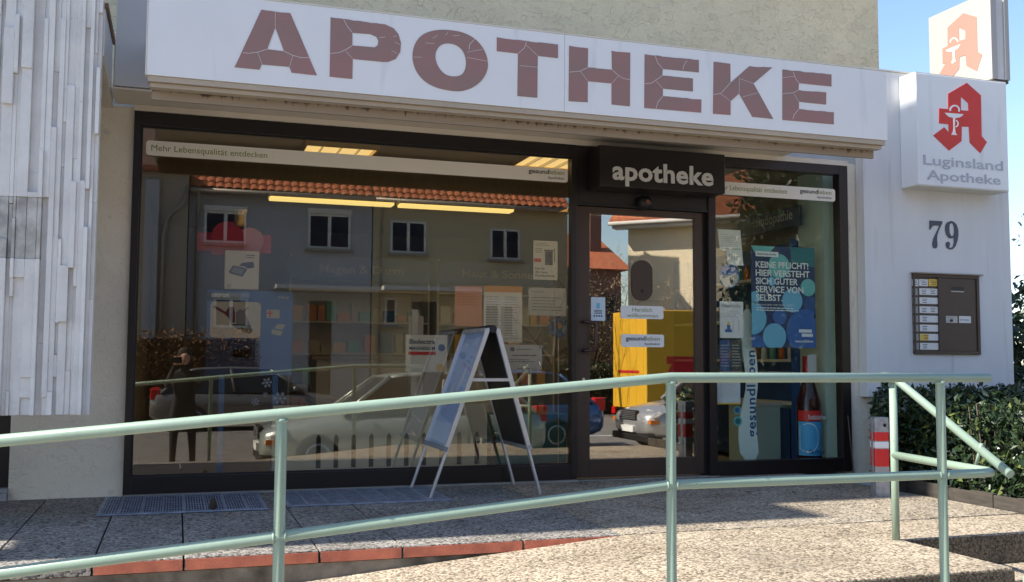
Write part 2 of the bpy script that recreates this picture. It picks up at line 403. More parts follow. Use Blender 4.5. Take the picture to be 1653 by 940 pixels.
# walkway of separate slabs beside the shop windows
XJ = [-4.6, -3.95, -3.3, -2.65, -2.0, -1.40, -.80, -.345, .06, .70, 1.12, 1.77, 2.35, 3.0, 3.72, 4.4, 5.1]
YJ = [-2.385, -1.72, -1.06, -.40, .02]
M['peb_halfshade'] = pebble_mat('halfshade_pebble_slab', (.54, .465, .36), (.09, .08, .065), (.10, .09, .075), 72, .5)  # part of the shade mixed into the colour, between lit and shaded slabs
b = MB(); bw = MB(); bl_ = b
for i in range(len(XJ)-1):
    for j in range(len(YJ)-1):
        x1, y0 = XJ[i+1], YJ[j]
        g = .0042
        dz = rnd.uniform(-.003, .0)
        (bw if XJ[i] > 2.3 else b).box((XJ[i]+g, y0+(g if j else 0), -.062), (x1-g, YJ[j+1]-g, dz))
walk = tag(b.build('walkway', M['peb_shaded'], bevel=.004), kind='structure')
bw.build('paving_slabs', M['peb_halfshade'], walk, bevel=.003)
b = MB(); b.box((-8, -2.381, -.8), (5.1, .4, -.064)); b.build('base', M['concrete'], walk)
b = MB()
for x0, x1 in zip(XJ[7:12], XJ[8:13]): b.box((x0+.008, -2.389, -.060), (x1-.006, -2.3852, -.009))
b.build('painted_edge', M['redpaint'], walk)
# ramp rising to the landing, and the landing
RX = 2.35; SL = .084
rz = lambda x: min(0, (x-RX)*SL) - .004
b = MB()
xs = [-8, RX, 3.72]
top = []
for x in xs: top += [(x, -3.72, rz(x)), (x, -2.390, rz(x))]
bot = [(v[0], v[1], -.08 + v[2]) for v in top]
b.add(top+bot, [(0, 2, 3, 1), (2, 4, 5, 3), (6, 7, 9, 8), (8, 9, 11, 10), (0, 6, 8, 2), (2, 8, 10, 4), (4, 10, 11, 5), (1, 3, 9, 7), (3, 5, 11, 9), (0, 1, 7, 6)])
ramp = tag(b.build('ramp', M['peb'], bevel=.006), kind='structure')
b = MB()
for x0, x1 in ((-8, RX), (RX, 3.725)):
    b.add([(x0, -3.724, rz(x0)-.012), (x1, -3.724, rz(x1)-.012), (x1, -3.724, rz(x1)-.085), (x0, -3.724, rz(x0)-.085),
           (x0, -3.712, rz(x0)-.012), (x1, -3.712, rz(x1)-.012), (x1, -3.712, rz(x1)-.085), (x0, -3.712, rz(x0)-.085)],
          [(0, 1, 2, 3), (4, 7, 6, 5), (0, 4, 5, 1), (3, 2, 6, 7), (0, 3, 7, 4), (1, 5, 6, 2)])
b.box((3.712, -3.72, -.088), (3.726, -2.95, -.016))
b.build('dark_edge', M['pebdark'], ramp)
b = MB(); b.add([(-8, -3.69, -1), (3.68, -3.69, -1), (3.68, -2.39, -1), (-8, -2.39, -1), (-8, -3.69, rz(-8)-.09), (RX, -3.69, rz(RX)-.09), (3.68, -3.69, -.09), (3.68, -2.39, -.09), (RX, -2.39, rz(RX)-.09), (-8, -2.39, rz(-8)-.09)],
   [(0, 1, 6, 5, 4), (1, 2, 7, 6), (2, 3, 9, 8, 7), (3, 0, 4, 9), (4, 5, 8, 9), (5, 6, 7, 8), (0, 3, 2, 1)])
b.build('base', M['concrete'], ramp)
# upper platform right of the landing with its riser, and the steps down to the street
b = MB(); b.box((3.73, -2.95, -.10), (5.10, -2.392, -.006)); b.box((5.104, -2.95, -.10), (7.5, -2.40, -.012))
st = tag(b.build('steps', M['peb'], bevel=.006), kind='structure')
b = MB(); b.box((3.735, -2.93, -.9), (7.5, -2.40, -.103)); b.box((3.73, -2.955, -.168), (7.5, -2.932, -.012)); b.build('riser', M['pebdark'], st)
b = MB()
for k, (z, y0, y1) in enumerate(((-.17, -3.32, -2.958), (-.345, -3.69, -3.325), (-.52, -4.05, -3.695))): b.box((3.735, y0, -.9), (7.5, y1, z))
b.build('tread', M['peb'], st)

# ================================================================ SHOP BUILDING
shop = empty('shop_building', (2.5, 1, 0), 'stucco pharmacy building with wide shop windows and glazed brown door', 'building')
b = MB(); b.box((-1.04, 0.0, -.02), (-.327, .30, 2.72)); b.build('wall', M['stucco'], shop)
b = MB(); b.box((5.62, 0.0, -.02), (6.005, .30, 2.72)); b.build('wall', M['stucco'], shop)
UWX = P(1418, 60, Y=1.2).x
b = MB(); b.box((-9, 1.2, 2.722), (UWX, 7.5, 6.3)); b.build('upper_wall', M['stucco_up'], shop)
b = MB(); b.box((-9, .302, 2.722), (6.005, 1.198, 2.95)); b.build('flat_roof', M['grey'], shop)
b = MB(); b.add([(-9, .8, 6.32), (UWX+.2, .8, 6.32), (UWX+.2, 4.3, 8.6), (-9, 4.3, 8.6), (-9, 7.9, 6.32), (UWX+.2, 7.9, 6.32)], [(0, 1, 2, 3), (3, 2, 5, 4), (0, 3, 4), (1, 5, 2), (0, 4, 5, 1)])
b.build('roof', M['tiledark'], shop)
b = MB(); b.box((-9, .02, -.02), (-1.75, .3, 2.72)); b.box((-1.75, .02, 2.45), (-1.042, .3, 2.72)); b.build('side_wall', M['stucco'], shop)
b = MB()
b.box((-1.75, .02, .08), (-1.66, .10, 2.45)); b.box((-1.13, .02, .08), (-1.042, .10, 2.45)); b.box((-1.66, .02, .08), (-1.13, .10, .17)); b.box((-1.66, .02, 2.36), (-1.13, .10, 2.45))
sw = b.build('side_window', M['brown'], shop)
b = MB(); b.box((-1.66, .05, .17), (-1.13, .062, 2.36)); b.build('pane', M['hglass'], sw)
b = MB(); b.box((-1.80, -.05, .0), (-1.042, .018, .05)); b.box((-1.80, -.03, .052), (-1.042, .018, .078)); b.build('sill', M['zinc'], sw)
# interior shell
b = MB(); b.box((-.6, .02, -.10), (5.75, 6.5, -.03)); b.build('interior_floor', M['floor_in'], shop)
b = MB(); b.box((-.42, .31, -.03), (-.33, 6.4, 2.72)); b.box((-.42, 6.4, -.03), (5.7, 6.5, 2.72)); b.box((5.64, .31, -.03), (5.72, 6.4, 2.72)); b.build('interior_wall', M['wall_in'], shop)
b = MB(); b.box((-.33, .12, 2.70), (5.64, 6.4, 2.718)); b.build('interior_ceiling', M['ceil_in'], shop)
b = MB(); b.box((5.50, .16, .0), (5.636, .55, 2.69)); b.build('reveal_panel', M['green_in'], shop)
# canopy slab, soffit, trims
FY = -1.36
fx0 = P(236, 119, Y=FY).x; fx1 = P(1433, 228, Y=FY).x; fz0 = (P(236, 119, Y=FY).z+P(1433, 228, Y=FY).z)/2; fz1 = P(1434, 116, Y=FY).z
b = MB(); b.box((fx0+.02, FY+.136, 2.735), (fx1-.02, -.29, fz1-.05)); b.box((-.4555, -.288, 2.735), (fx1-.02, -.002, fz1-.05)); b.build('canopy', M['soffit'], shop)
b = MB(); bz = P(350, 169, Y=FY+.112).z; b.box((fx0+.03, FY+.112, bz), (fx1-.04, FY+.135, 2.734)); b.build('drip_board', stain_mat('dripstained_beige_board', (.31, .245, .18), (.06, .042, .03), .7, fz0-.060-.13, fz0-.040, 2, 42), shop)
b = MB(); b.box((fx0+.01, FY+.009, fz0-.034), (fx1-.016, FY+.102, fz0-.002)); b.box((fx0+.022, FY+.035, fz0-.062), (fx1-.03, FY+.101, fz0-.036)); b.build('canopy_trim', M['lip'], shop)
b = MB(); b.box((-.33, -.04, 2.690), (5.62, -.003, 2.733)); b.build('head_trim', M['soffit'], shop)
b = MB(); b.box((P(186, 100, Y=-.42).x, -.42, P(210, 140, Y=-.42).z), (P(236, 100, Y=-.42).x+.05, -.30, 3.60)); b.build('end_fascia', M['grey'], shop)
b = MB(); b.box((-.4555, -.415, 2.735), (fx0+.019, -.29, 2.75)); b.build('soffit_infill', M['soffit'], shop)
b = MB(); b.box((-4, -1.16, 2.70), (-.47, -.002, 2.78)); b.build('side_canopy', M['soffit'], shop)
b = MB(); b.box((-.478, -1.17, 2.735), (-.456, -.445, 3.02)); b.build('cheek', M['white'], shop)
b = MB(); b.box((-.482, -1.18, 3.023), (-.440, -.445, 3.055)); b.build('flashing', mat('rusty_brown_flashing', (.20, .11, .07), .6), shop)

# wide shop window
FY0, FY1 = -.035, .06
b = MB()
b.box((-.325, FY0, .0), (-.278, FY1, 2.688)); b.box((-.278, FY0, 2.590), (2.985, FY1, 2.688)); b.box((-.278, FY0, .0), (2.985, FY1, .130)); b.box((2.985, FY0, .0), (3.03, FY1, 2.688))
win = b.build('shop_window', M['black'] if False else M['brown'], shop, bevel=.003)
b = MB(); b.box((-.278, .0, .130), (2.985, .008, 2.590)); b.build('pane', M['glass'], win)
b = MB(); b.box((-.278, -.012, .130), (-.266, .0, 2.59)); b.box((-.266, -.012, .130), (2.985, .0, .142)); b.box((-.266, -.012, 2.578), (2.985, .0, 2.59)); b.build('gasket', M['black'], win)
# narrow shop window
b = MB()
b.box((4.222, FY0, .0), (4.292, FY1, 2.688)); b.box((4.292, FY0, 2.610), (5.530, FY1, 2.688)); b.box((4.292, FY0, .0), (5.530, FY1, .118)); b.box((5.530, FY0, .0), (5.619, FY1, 2.688))
win2 = b.build('shop_window', M['brown'], shop, bevel=.003)
b = MB(); b.box((4.292, .0, .118), (5.530, .008, 2.610)); b.build('pane', M['rglass'], win2)
# door
b = MB()
b.box((3.032, .002, .02), (3.157, .055, 2.20)); b.box((4.112, .002, .02), (4.185, .055, 2.20)); b.box((3.157, .002, .02), (4.112, .055, .160)); b.box((3.157, .002, 2.145), (4.112, .055, 2.20))
door = b.build('door', M['brownmid'], shop, bevel=.003)
b = MB(); b.box((3.157, .022, .160), (4.112, .030, 2.145)); b.build('pane', M['doorglass'], door)
hp = [P(945, 525, Y=-.0), P(968, 573, Y=0)]
b = MB(); hx = 3.095
b.tube([(hx, .0, 1.262), (hx, -.05, 1.262), (hx+.075, -.06, 1.255), (hx+.088, -.06, 1.235), (hx+.088, -.06, 1.055), (hx+.075, -.06, 1.035), (hx, -.05, 1.028), (hx, 0, 1.028)], .014, 10)
b.build('handle', mat('oxblood_handle', (.055, .02, .018), .35), door)
b = MB(); b.lathe([(.012, 0), (.012, -.012)], (3.10, .003, .80), 12, 'Y'); b.build('lock', M['alu'], door)
b = MB(); b.box((4.187, .02, .0), (4.220, .06, 2.20)); b.build('door_gap', M['black'], shop)
b = MB(); b.box((3.032, -.02, 2.225), (4.220, .06, 2.688)); b.build('door_head', M['brown'], shop)
b = MB(); b.box((3.032, -.032, 2.203), (4.220, .05, 2.222)); b.build('door_track', M['black'], shop)
b = MB(); b.box((3.03, -.05, -.03), (4.30, .06, .004)); b.box((-.325, -.07, -.03), (3.03, -.036, .012)); b.build('threshold', mat('grey_sill_stone', (.30, .28, .25), .8, var=.1), shop)
# motion sensor over the door
s_ = empty('motion_sensor', (3.69, -.03, 2.26), 'small black motion sensor over the glazed door under the brown sign box', 'sensor')
c = P(1040, 328, Y=-.06)
b = MB(); b.lathe([(.0, -.10), (.03, -.095), (.055, -.07), (.062, -.03), (.06, .0)], (c.x, -.022, c.z), 16, 'Y'); b.build('housing', M['black'], s_)
b = MB(); b.lathe([(.02, -.104), (.02, -.098)], (c.x-.0, -.022, c.z), 10, 'Y'); b.build('lens', M['carglass'], s_)

# ================================================================ FASCIA SIGN
fs = empty('shop_sign', (2.4, FY, fz0), 'long white fascia sign with cracked maroon APOTHEKE capitals above the shop windows', 'sign')
sx = P(911.6, 120, Y=FY).x
b = MB(); b.box((fx0, FY, fz0), (sx-.002, FY+.103, fz1)); b.box((sx+.002, FY, fz0), (fx1, FY+.103, fz1)); b.box((sx-.002, FY+.004, fz0), (sx+.002, FY+.1, fz1-.002))
b.build('panel', M['white'], fs, bevel=.003)
b = MB(); b.box((fx0-.006, FY-.003, fz0-.001), (fx0-.0005, FY+.103, fz1)); b.box((fx0-.006, FY-.003, fz1+.001), (fx1+.004, FY+.106, fz1+.007)); b.build('edge_trim', M['whiteold'], fs)
def zl(pts, ox, oy, k): return [(ox+x/k, oy+y/k) for x, y in pts]
K1, K3 = 5.875, 6.572
LET = [
 ([zl([(305,92),(580,125),(833,716),(592,690),(570,635),(308,612),(288,662),(50,638)],370,0,K1), zl([(437,260),(360,468),(520,487)],370,0,K1)],
  [zl(p,370,0,K1) for p in ([(437,105),(437,260)],[(128,498),(180,508),(270,495),(360,468)],[(520,487),(600,525),(680,547),(765,548)],[(270,497),(312,608)],[(603,530),(572,632)])]),
 ([zl([(962,165),(1480,232),(1560,270),(1605,325),(1630,410),(1622,495),(1580,560),(1510,588),(1460,588),(1172,560),(1168,750),(952,728)],370,0,K1), zl([(1168,312),(1168,432),(1380,450),(1408,430),(1415,388),(1395,350),(1340,325)],370,0,K1)],
  [zl(p,370,0,K1) for p in ([(1085,185),(1120,250),(1168,310)],[(960,508),(1040,500),(1110,470),(1168,432)],[(1105,485),(1172,560)],[(1555,345),(1590,342)],[(1420,360),(1480,350)],[(1570,400),(1620,425)],[(1540,480),(1595,510)])]),
 ([zl([(455,110),(570,128),(690,190),(770,285),(810,390),(808,490),(760,580),(680,650),(570,690),(480,690),(330,662),(210,602),(130,510),(92,400),(95,300),(130,210),(190,150),(270,118),(360,105)],650,30,K1),
   zl([(450,235),(405,236),(360,250),(320,300),(307,360),(325,435),(370,505),(430,545),(510,552),(570,530),(598,470),(602,390),(575,310),(520,255)],650,30,K1)],
  [zl(p,650,30,K1) for p in ([(430,130),(410,158)],[(685,195),(635,245),(630,295)],[(610,320),(760,292)],[(610,370),(808,405)],[(215,232),(300,238)],[(100,365),(180,368)],[(480,165),(540,160)],[(285,190),(330,160)])]),
 ([zl([(893,178),(1474,247),(1474,377),(1282,354),(1277,752),(1088,735),(1094,332),(893,310)],650,30,K1)],
  [zl(p,650,30,K1) for p in ([(1175,220),(1155,280),(1094,332)],[(1175,255),(1282,354)],[(1110,448),(1280,462)])]),
 ([zl([(123,92),(325,120),(322,322),(578,345),(574,145),(772,165),(768,735),(574,715),(574,492),(322,468),(320,692),(118,680)],900,60,K3)],
  [zl(p,900,60,K3) for p in ([(125,372),(240,362),(322,322)],[(243,365),(322,468)],[(578,345),(650,410),(700,440),(768,452)],[(650,410),(574,492)])]),
 ([zl([(925,182),(1500,243),(1500,375),(1118,338),(1112,408),(1437,440),(1437,577),(1118,547),(1118,627),(1527,662),(1525,802),(920,752)],900,60,K3)],
  [zl(p,900,60,K3) for p in ([(1035,200),(1065,275),(1118,338)],[(925,495),(1000,488),(1112,408)],[(1050,470),(1118,547)],[(1118,627),(1065,690),(1045,760)],[(1375,250),(1340,300),(1330,345)])]),
 ([zl([(145,130),(322,152),(324,352),(525,177),(768,190),(568,362),(778,737),(555,715),(415,468),(325,550),(325,696),(138,682)],1130,80,K3)],
  [zl(p,1130,80,K3) for p in ([(145,478),(220,468),(324,352)],[(218,470),(325,550)],[(420,295),(415,468)],[(425,310),(568,362)],[(450,505),(610,460)])]),
 ([zl([(875,212),(1395,265),(1395,393),(1050,357),(1046,430),(1340,455),(1338,585),(1050,555),(1050,632),(1420,665),(1420,795),(874,747)],1130,80,K3)],
  [zl(p,1130,80,K3) for p in ([(990,238),(1015,310),(1050,357)],[(875,300),(1000,285)],[(880,468),(990,460),(1046,430)],[(995,470),(1050,555)],[(1050,632),(1000,690),(985,740)])]),
]
lt = MB(); ck = MB(); ol = MB()
def strip(mb, pts, wd, Yp, dep, X=None):
    """thin raised line of width wd (m) along pixel points on the plane y=Yp"""
    w3 = [P(px, py, Y=Yp) if X is None else P(px, py, X=X) for px, py in pts]
    nrm = Vector((0, -1, 0)) if X is None else Vector((-1, 0, 0))
    for a, c in zip(w3[:-1], w3[1:]):
        d = (c-a).normalized(); s = d.cross(nrm)*wd/2
        q = [a+s, c+s, c-s, a-s]
        mb.poly([q], -nrm*dep)
def smooth_loop(l, it=1):
    for _ in range(it):
        o = []
        for i in range(len(l)):
            a, c = l[i], l[(i+1) % len(l)]
            o += [(a[0]*.75+c[0]*.25, a[1]*.75+c[1]*.25), (a[0]*.25+c[0]*.75, a[1]*.25+c[1]*.75)]
        l = o
    return l
for i, (loops, cracks) in enumerate(LET):
    lp = []
    for l in loops:
        if i == 2: l = smooth_loop(l, 2)
        q = []
        # ragged flaking along the upper edges of the film
        for j in range(len(l)):
            a, c = l[j], l[(j+1) % len(l)]
            q.append(P(a[0], a[1], Y=FY-.003))
            if i != 2 and abs(a[0]-c[0]) > 18 and l is loops[0] and c[0] > a[0]:
                n = int(abs(a[0]-c[0])/7)
                for k in range(1, n): q.append(P(a[0]+(c[0]-a[0])*k/n, a[1]+(c[1]-a[1])*k/n+rnd.uniform(-.3, .9), Y=FY-.003))
        lp.append(q)
    lt.poly(lp, (0, .0022, 0))
    for cpts in cracks: strip(ck, cpts, .0034 if len(cpts) > 2 else .0024, FY-.0045, .001)
lt.build('lettering', M['maroon'], fs)
ck.build('cracks', M['crack'], fs)

# 'apotheke' box over the door
ax0, ax1 = P(968, 234, Y=-.28).x, P(1170, 251, Y=-.28).x
ab = empty('door_sign', ((ax0+ax1)/2, -.28, 2.32), 'brown box sign with pale lower case apotheke lettering above the entrance', 'sign')
b = MB(); b.box((ax0, -.28, 2.323), (ax1, -.041, 2.648)); b.build('box', M['brown'], ab, bevel=.004)
b = MB(); b.box((ax0-.002, -.285, 2.60), (ax1+.002, -.2805, 2.61)); 
b = MB()
p0, p1 = P(989, 291, Y=-.285), P(1152, 298, Y=-.285)
text(b, 'apotheke', (p0.x, -.2835, p0.z+.012), XR, ZU, w=p1.x-p0.x, h=.150, off=.028, sp=1.04, cap=.72)
b2 = MB()
for v in b.v: pass
lo = b.build('lettering', M['paleletter'], ab)
so_ = lo.modifiers.new('thick', 'SOLIDIFY'); so_.thickness = .003

# ================================================================ RELIEF WALL SCREEN (left)
rp = empty('relief_screen', (-.9, -1.25, .622), 'white screen of vertical relief slats hanging in front of the stucco pier', 'wall screen')
b = MB(); b.box((-2.2, -1.225, .622), (-.462, -1.165, 4.3)); b.build('backing', M['relief'], rp)
b = MB(); wb = MB(); x = -.463
pz0, pz1 = P(30, 418, Y=-1.25).z, P(30, 318, Y=-1.25).z; pxr = P(66, 370, Y=-1.25).x
while x > -1.35:
    wd = rnd.choice((.018, .022, .028, .034, .042, .055)); z = .624 - rnd.uniform(0, .5)*0
    while z < 4.2:
        h = rnd.choice((.12, .22, .4, .6, .9, 1.3))*rnd.uniform(.8, 1.2); dp = rnd.choice((.0, .006, .014, .022, .034, .05))
        z1 = min(4.25, z+h)
        tgt = b
        segs = [(z, z1)]
        if x-wd/2 < pxr and z < pz1 and z1 > pz0:
            segs = []
            if z < pz0-.01: segs.append((z, pz0))
            if z1 > pz1+.01: segs.append((pz1, z1))
            wb.box((x-wd+.001, -1.243-dp*.6-rnd.uniform(0, .006), max(z, pz0)+.001), (x-.001, -1.226, min(z1, pz1)-.001))
        sk = rnd.uniform(-.004, .004)
        for a0, a1 in segs:
            b.add([(x-wd, -1.236-dp+sk, a0), (x, -1.236-dp-sk, a0), (x, -1.226, a0), (x-wd, -1.226, a0),
                   (x-wd, -1.236-dp+sk, a1), (x, -1.236-dp-sk, a1), (x, -1.226, a1), (x-wd, -1.226, a1)],
                  ((0,3,2,1),(4,5,6,7),(0,1,5,4),(1,2,6,5),(2,3,7,6),(3,0,4,7)))
        z = z1
    x -= wd
b.build('slats', M['relief'], rp, bevel=.007)
wb.build('bare_patch', M['weath'], rp, bevel=.003)

# ================================================================ RIGHT HAND WHITE PANEL
wp = empty('cladding_wall', (6.5, -.12, .65), 'white painted wall panel with house number and letterbox beside the narrow shop window', 'wall panel')
b = MB(); b.box((5.722, -.12, .648), (7.34, -.012, 3.56)); b.build('panel', M['whitewall'], wp, bevel=.004)
b = MB(); b.box((6.3, -.010, -.05), (6.4, .25, 2.2)); b.box((7.1, -.010, -.7), (7.2, .06, 3.2)); b.build('bracket_post', M['zinc'], wp)
b = MB(); b.box((5.735, -.128, 3.563), (7.345, 0, 3.575)); b.build('cover_strip', M['whiteold'], wp)
hn = tag(None or D.objects.new('house_number', None), 'slate blue house number 79 painted on the white panel', 'house number'); col.objects.link(hn)
hn.location = P(1524, 403, Y=-.12)
K7 = 11.75
L7 = zl([(242,188),(488,205),(486,240),(455,300),(415,390),(390,470),(385,560),(395,640),(390,690),(365,718),(330,716),(303,690),(298,620),(315,540),(350,460),(395,370),(430,290),(360,285),(300,295),(278,330),(262,362),(242,365)],1480,340,K7)
L9 = [zl([(650,198),(705,215),(755,265),(785,350),(792,450),(775,570),(735,680),(690,730),(640,742),(590,725),(558,690),(550,640),(562,600),(595,588),(625,605),(632,640),(618,680),(622,706),(650,708),(685,690),(705,600),(703,505),(670,528),(630,530),(590,505),(555,440),(540,360),(545,280),(580,225)],1480,340,K7),
      zl([(660,233),(628,265),(618,330),(625,420),(645,470),(672,492),(700,470),(712,420),(708,320),(690,255)],1480,340,K7)]
b = MB(); b.poly([[P(x, y, Y=-.126) for x, y in L7]], (0, .004, 0)); b.build('digit', M['slate'], hn)
b = MB(); b.poly([[P(x, y, Y=-.126) for x, y in l] for l in L9], (0, .004, 0)); b.build('digit', M['slate'], hn)

# doorbell and letterbox unit
lbx = empty('letterbox_unit', (6.57, -.12, 1.02), 'brown letterbox unit with doorbell buttons and name plates under number 79', 'letterbox')
lx0, lx1, lz0, lz1 = 6.213, 6.945, 1.024, 1.742
b = MB(); b.box((lx0, -.145, lz0), (lx1, -.119, lz0+.03)); b.box((lx0, -.145, lz1-.028), (lx1, -.119, lz1)); b.box((lx0, -.145, lz0+.03), (lx0+.018, -.119, lz1-.028)); b.box((lx1-.03, -.145, lz0+.03), (lx1, -.119, lz1-.028))
b.box((lx0+.27, -.145, lz0+.03), (lx0+.292, -.119, lz1-.028)); b.build('frame', M['brownmid'], lbx, bevel=.002)
b = MB(); b.box((lx0-.01, -.165, lz1+.001), (lx1+.03, -.119, lz1+.012)); b.build('rain_cover', mat('tan_metal_cover', (.28, .22, .16), .5), lbx)
b = MB(); b.box((lx0+.018, -.131, lz0+.03), (lx0+.27, -.1195, lz1-.028)); b.build('bell_board', M['brownmid'], lbx)
b = MB(); b.box((lx0+.292, -.135, lz0+.03), (lx1-.03, -.1195, lz1-.028)); dr = b.build('letterbox_door', M['brownmid'], lbx, bevel=.003)
def q(x0, y0, x1, y1, Y, mb, d=.003):
    a, c = P(x0, y0, Y=Y), P(x1, y1, Y=Y); mb.box((min(a.x, c.x), Y, min(a.z, c.z)), (max(a.x, c.x), Y+d, max(a.z, c.z)))
ux = lambda x: 1450+x/5.873
uy = lambda y: 430+y/5.873
b = MB(); q(ux(505), uy(195), ux(625), uy(232), -.1365, b, .001); b.build('slot', M['black'], dr)
b = MB(); q(ux(505), uy(233), ux(623), uy(247), -.142, b, .006); b.build('slot_flap', mat('beige_flap', (.55, .46, .38), .5), dr)
b = MB(); q(ux(452), uy(470), ux(562), uy(538), -.138, b); lp_ = b.build('lock_plate', M['zinc'], dr)
c = P(ux(505), uy(515), Y=-.138); b = MB(); b.lathe([(.012, 0), (.012, -.008)], c, 14, 'Y'); b.build('keyhole', M['black'], lp_)
b = MB(); q(ux(577), uy(472), ux(690), uy(540), -.138, b); pl = b.build('notice_plate', M['paper'], dr)
tb = MB(); a = P(ux(588), uy(515), Y=-.139); text(tb, 'BITTE KEINE', (a.x, -.1390, a.z), XR, ZU, w=.095, off=.01); tb.build('lettering', M['navy'], pl)
rows = [(122, 190), (208, 275), (294, 360), (380, 447), (466, 534), (553, 620), (640, 705), (726, 792)]
for i, (y0, y1) in enumerate(rows):
    xs_ = [(200, 372)] if i else [(130, 192), (198, 282), (288, 370)]
    if i:
        b = MB(); q(ux(134+i*2), uy(y0), ux(184+i*2), uy(y1), -.136, b, .005); b.build('bell_button', mat('grey_button', (.30, .28, .27), .5) if i == 1 else D.materials['grey_button'], lbx, bevel=.001)
    for j, (x0, x1) in enumerate(xs_):
        b = MB(); q(ux(x0+i*1.2), uy(y0), ux(x1+i*1.4), uy(y1), -.134, b)
        npl = b.build('name_plate', M['yellow'] if (i == 0 and j == 2) else M['paper'], lbx)
        if i == 6:
            b = MB(); q(ux(x0+i*1.2+2), uy(y0+3), ux(x0+i*1.2+80), uy(y1-3), -.135, b, .0008); b.build('name_label', M['yellow'], npl)
        tb = MB()
        for cx_ in ((.12,) if i in (2, 4, 5, 7) else (.10, .58) if i in (1, 3) else (.18,) if not (i == 0 and j == 2) else (.3,)):
            for k in range(3):
                wl = (.30, .22, .26)[k]*rnd.uniform(.85, 1.1)
                xx = x0+(x1-x0)*(cx_+(.30-wl)/2) if i else x0+(x1-x0)*(.18+(.1 if k else 0)); yy = y0+(y1-y0)*(.22+.24*k)
                q(ux(xx+i*1.2), uy(yy), ux(xx+i*1.2+(x1-x0)*(wl if i else .6)), uy(yy+(y1-y0)*.10), -.1352, tb, .0008)
        tb.build('writing', M['navy'], npl)

# wall light switch on the stucco pier
sb = empty('wall_switch', P(1391, 507, Y=0), 'small grey switch on the stucco pier between window and white panel', 'switch')
b = MB(); a = P(1386, 525, Y=0); c = P(1396, 492, Y=0); b.box((a.x, -.03, a.z), (a.x+.09, -.001, c.z)); b.build('housing', M['whiteold'], sb, bevel=.004)
b = MB(); b.box((a.x+.02, -.036, a.z+.05), (a.x+.07, -.029, c.z-.05)); b.build('rocker', M['white'], sb, bevel=.002)

# ================================================================ LIGHTBOXES WITH THE PHARMACY A
lb = empty('light_box', (6.62, -.339, 2.5), 'white square light box with bright red pharmacy A mounted on the white panel', 'light box sign')
b = MB(); b.box((6.123, -.339, 2.506), (7.128, -.123, 3.505)); b.build('box', M['white'], lb, bevel=.006)
b = MB(); b.box((6.119, -.335, 2.500), (7.132, -.130, 2.5045)); b.build('edge_trim', M['whiteold'], lb); b = MB(); b.box((6.119, -.335, 3.5065), (7.132, -.130, 3.512)); b.build('edge_trim', M['whiteold'], lb)
K5 = 4.7
A_out = [(380,65),(487,160),(493,470),(533,515),(482,600),(402,520),(395,400),(342,397),(340,508),(245,580),(125,465),(208,402),(243,440),(240,380),(168,372),(170,258),(238,265),(238,148)]
A_in = [(335,170),(335,272),(392,278),(390,220)]
def ring(c, r0, r1, a0, a1, n=12):
    o = []
    for i in range(n+1):
        t = a0+(a1-a0)*i/n; o.append((c[0]+r1*math.cos(t), c[1]+r1*math.sin(t)))
    for i in range(n, -1, -1):
        t = a0+(a1-a0)*i/n; o.append((c[0]+r0*math.cos(t), c[1]+r0*math.sin(t)))
    return o
CH_ = [[(212,292),(355,303),(345,316),(325,328),(285,334),(245,324),(225,308)], [(276,333),(291,334),(289,400),(293,440),(306,462),(262,460),(274,440),(279,400)], ring((288,272),28,40,R(-190),R(20)), ring((288,375),22,30,R(-65),R(75))]
b = MB(); b.poly([[P(x, y, Y=-.3425) for x, y in zl(l, 1480, 120, K5)] for l in (A_out, A_in)], (0, .003, 0)); b.build('letter_a', M['red'], lb)
b = MB()
for k, l in enumerate(CH_): b.poly([[P(x, y, Y=-.3440-.0004*k) for x, y in zl(l, 1480, 120, K5)]], (0, .001, 0))
b.build('chalice', M['wtext'], lb)
b = MB()
a0, a1 = P(1490.6, 265.3, Y=-.342), P(1619.5, 274, Y=-.342); text(b, 'Luginsland', (a0.x, -.342, a0.z), XR, ZU, w=a1.x-a0.x, h=P(1491, 249, Y=-.342).z-a0.z, off=.014, cap=.73)
b.build('lettering', M['silverletter'], lb); b = MB()
a0, a1 = P(1496.4, 289.5, Y=-.342), P(1615.5, 296, Y=-.342); text(b, 'Apotheke', (a0.x, -.342, a0.z), XR, ZU, w=a1.x-a0.x, h=P(1497, 273.5, Y=-.342).z-a0.z, off=.014, cap=.73)
b.build('lettering', M['silverletter'], lb)

BX = 7.156
bl = empty('blade_sign', (7.27, .25, 3.6), 'white projecting sign with sun bleached pink pharmacy A above the square light box', 'light box sign')
b = MB(); b.box((BX, -.15, 3.60), (BX+.068, .665, 4.442)); b.box((BX+.16, -.15, 3.60), (BX+.215, .665, 4.442)); b.build('box', mat('weathered_white_acrylic', (.38, .37, .355), .5), bl, bevel=.004)
b = MB(); b.box((BX+.069, -.135, 3.605), (BX+.159, .66, 4.436)); b.build('channel', M['grey'], bl)
b = MB(); b.box((BX+.03, -.14, 3.570), (BX+.20, .60, 3.597)); b.box((BX+.06, .1, 2.6), (BX+.15, .2, 3.57)); b.build('bracket', mat('dark_bracket', (.06, .055, .05), .6), bl)
K6 = 6.712
B_out = [(435,143),(580,185),(590,560),(640,595),(582,772),(470,715),(460,597),(395,620),(392,745),(275,890),(150,850),(245,685),(212,690),(210,528),(266,500),(265,300)]
B_in = [(388,300),(390,445),(458,425),(458,330)]
b = MB(); b.poly([[P(x, y, X=BX-.003) for x, y in zl(l, 1490, 0, K6)] for l in (B_out, B_in)], (.0025, 0, 0)); b.build('letter_a', M['pinkred'], bl)
b = MB()
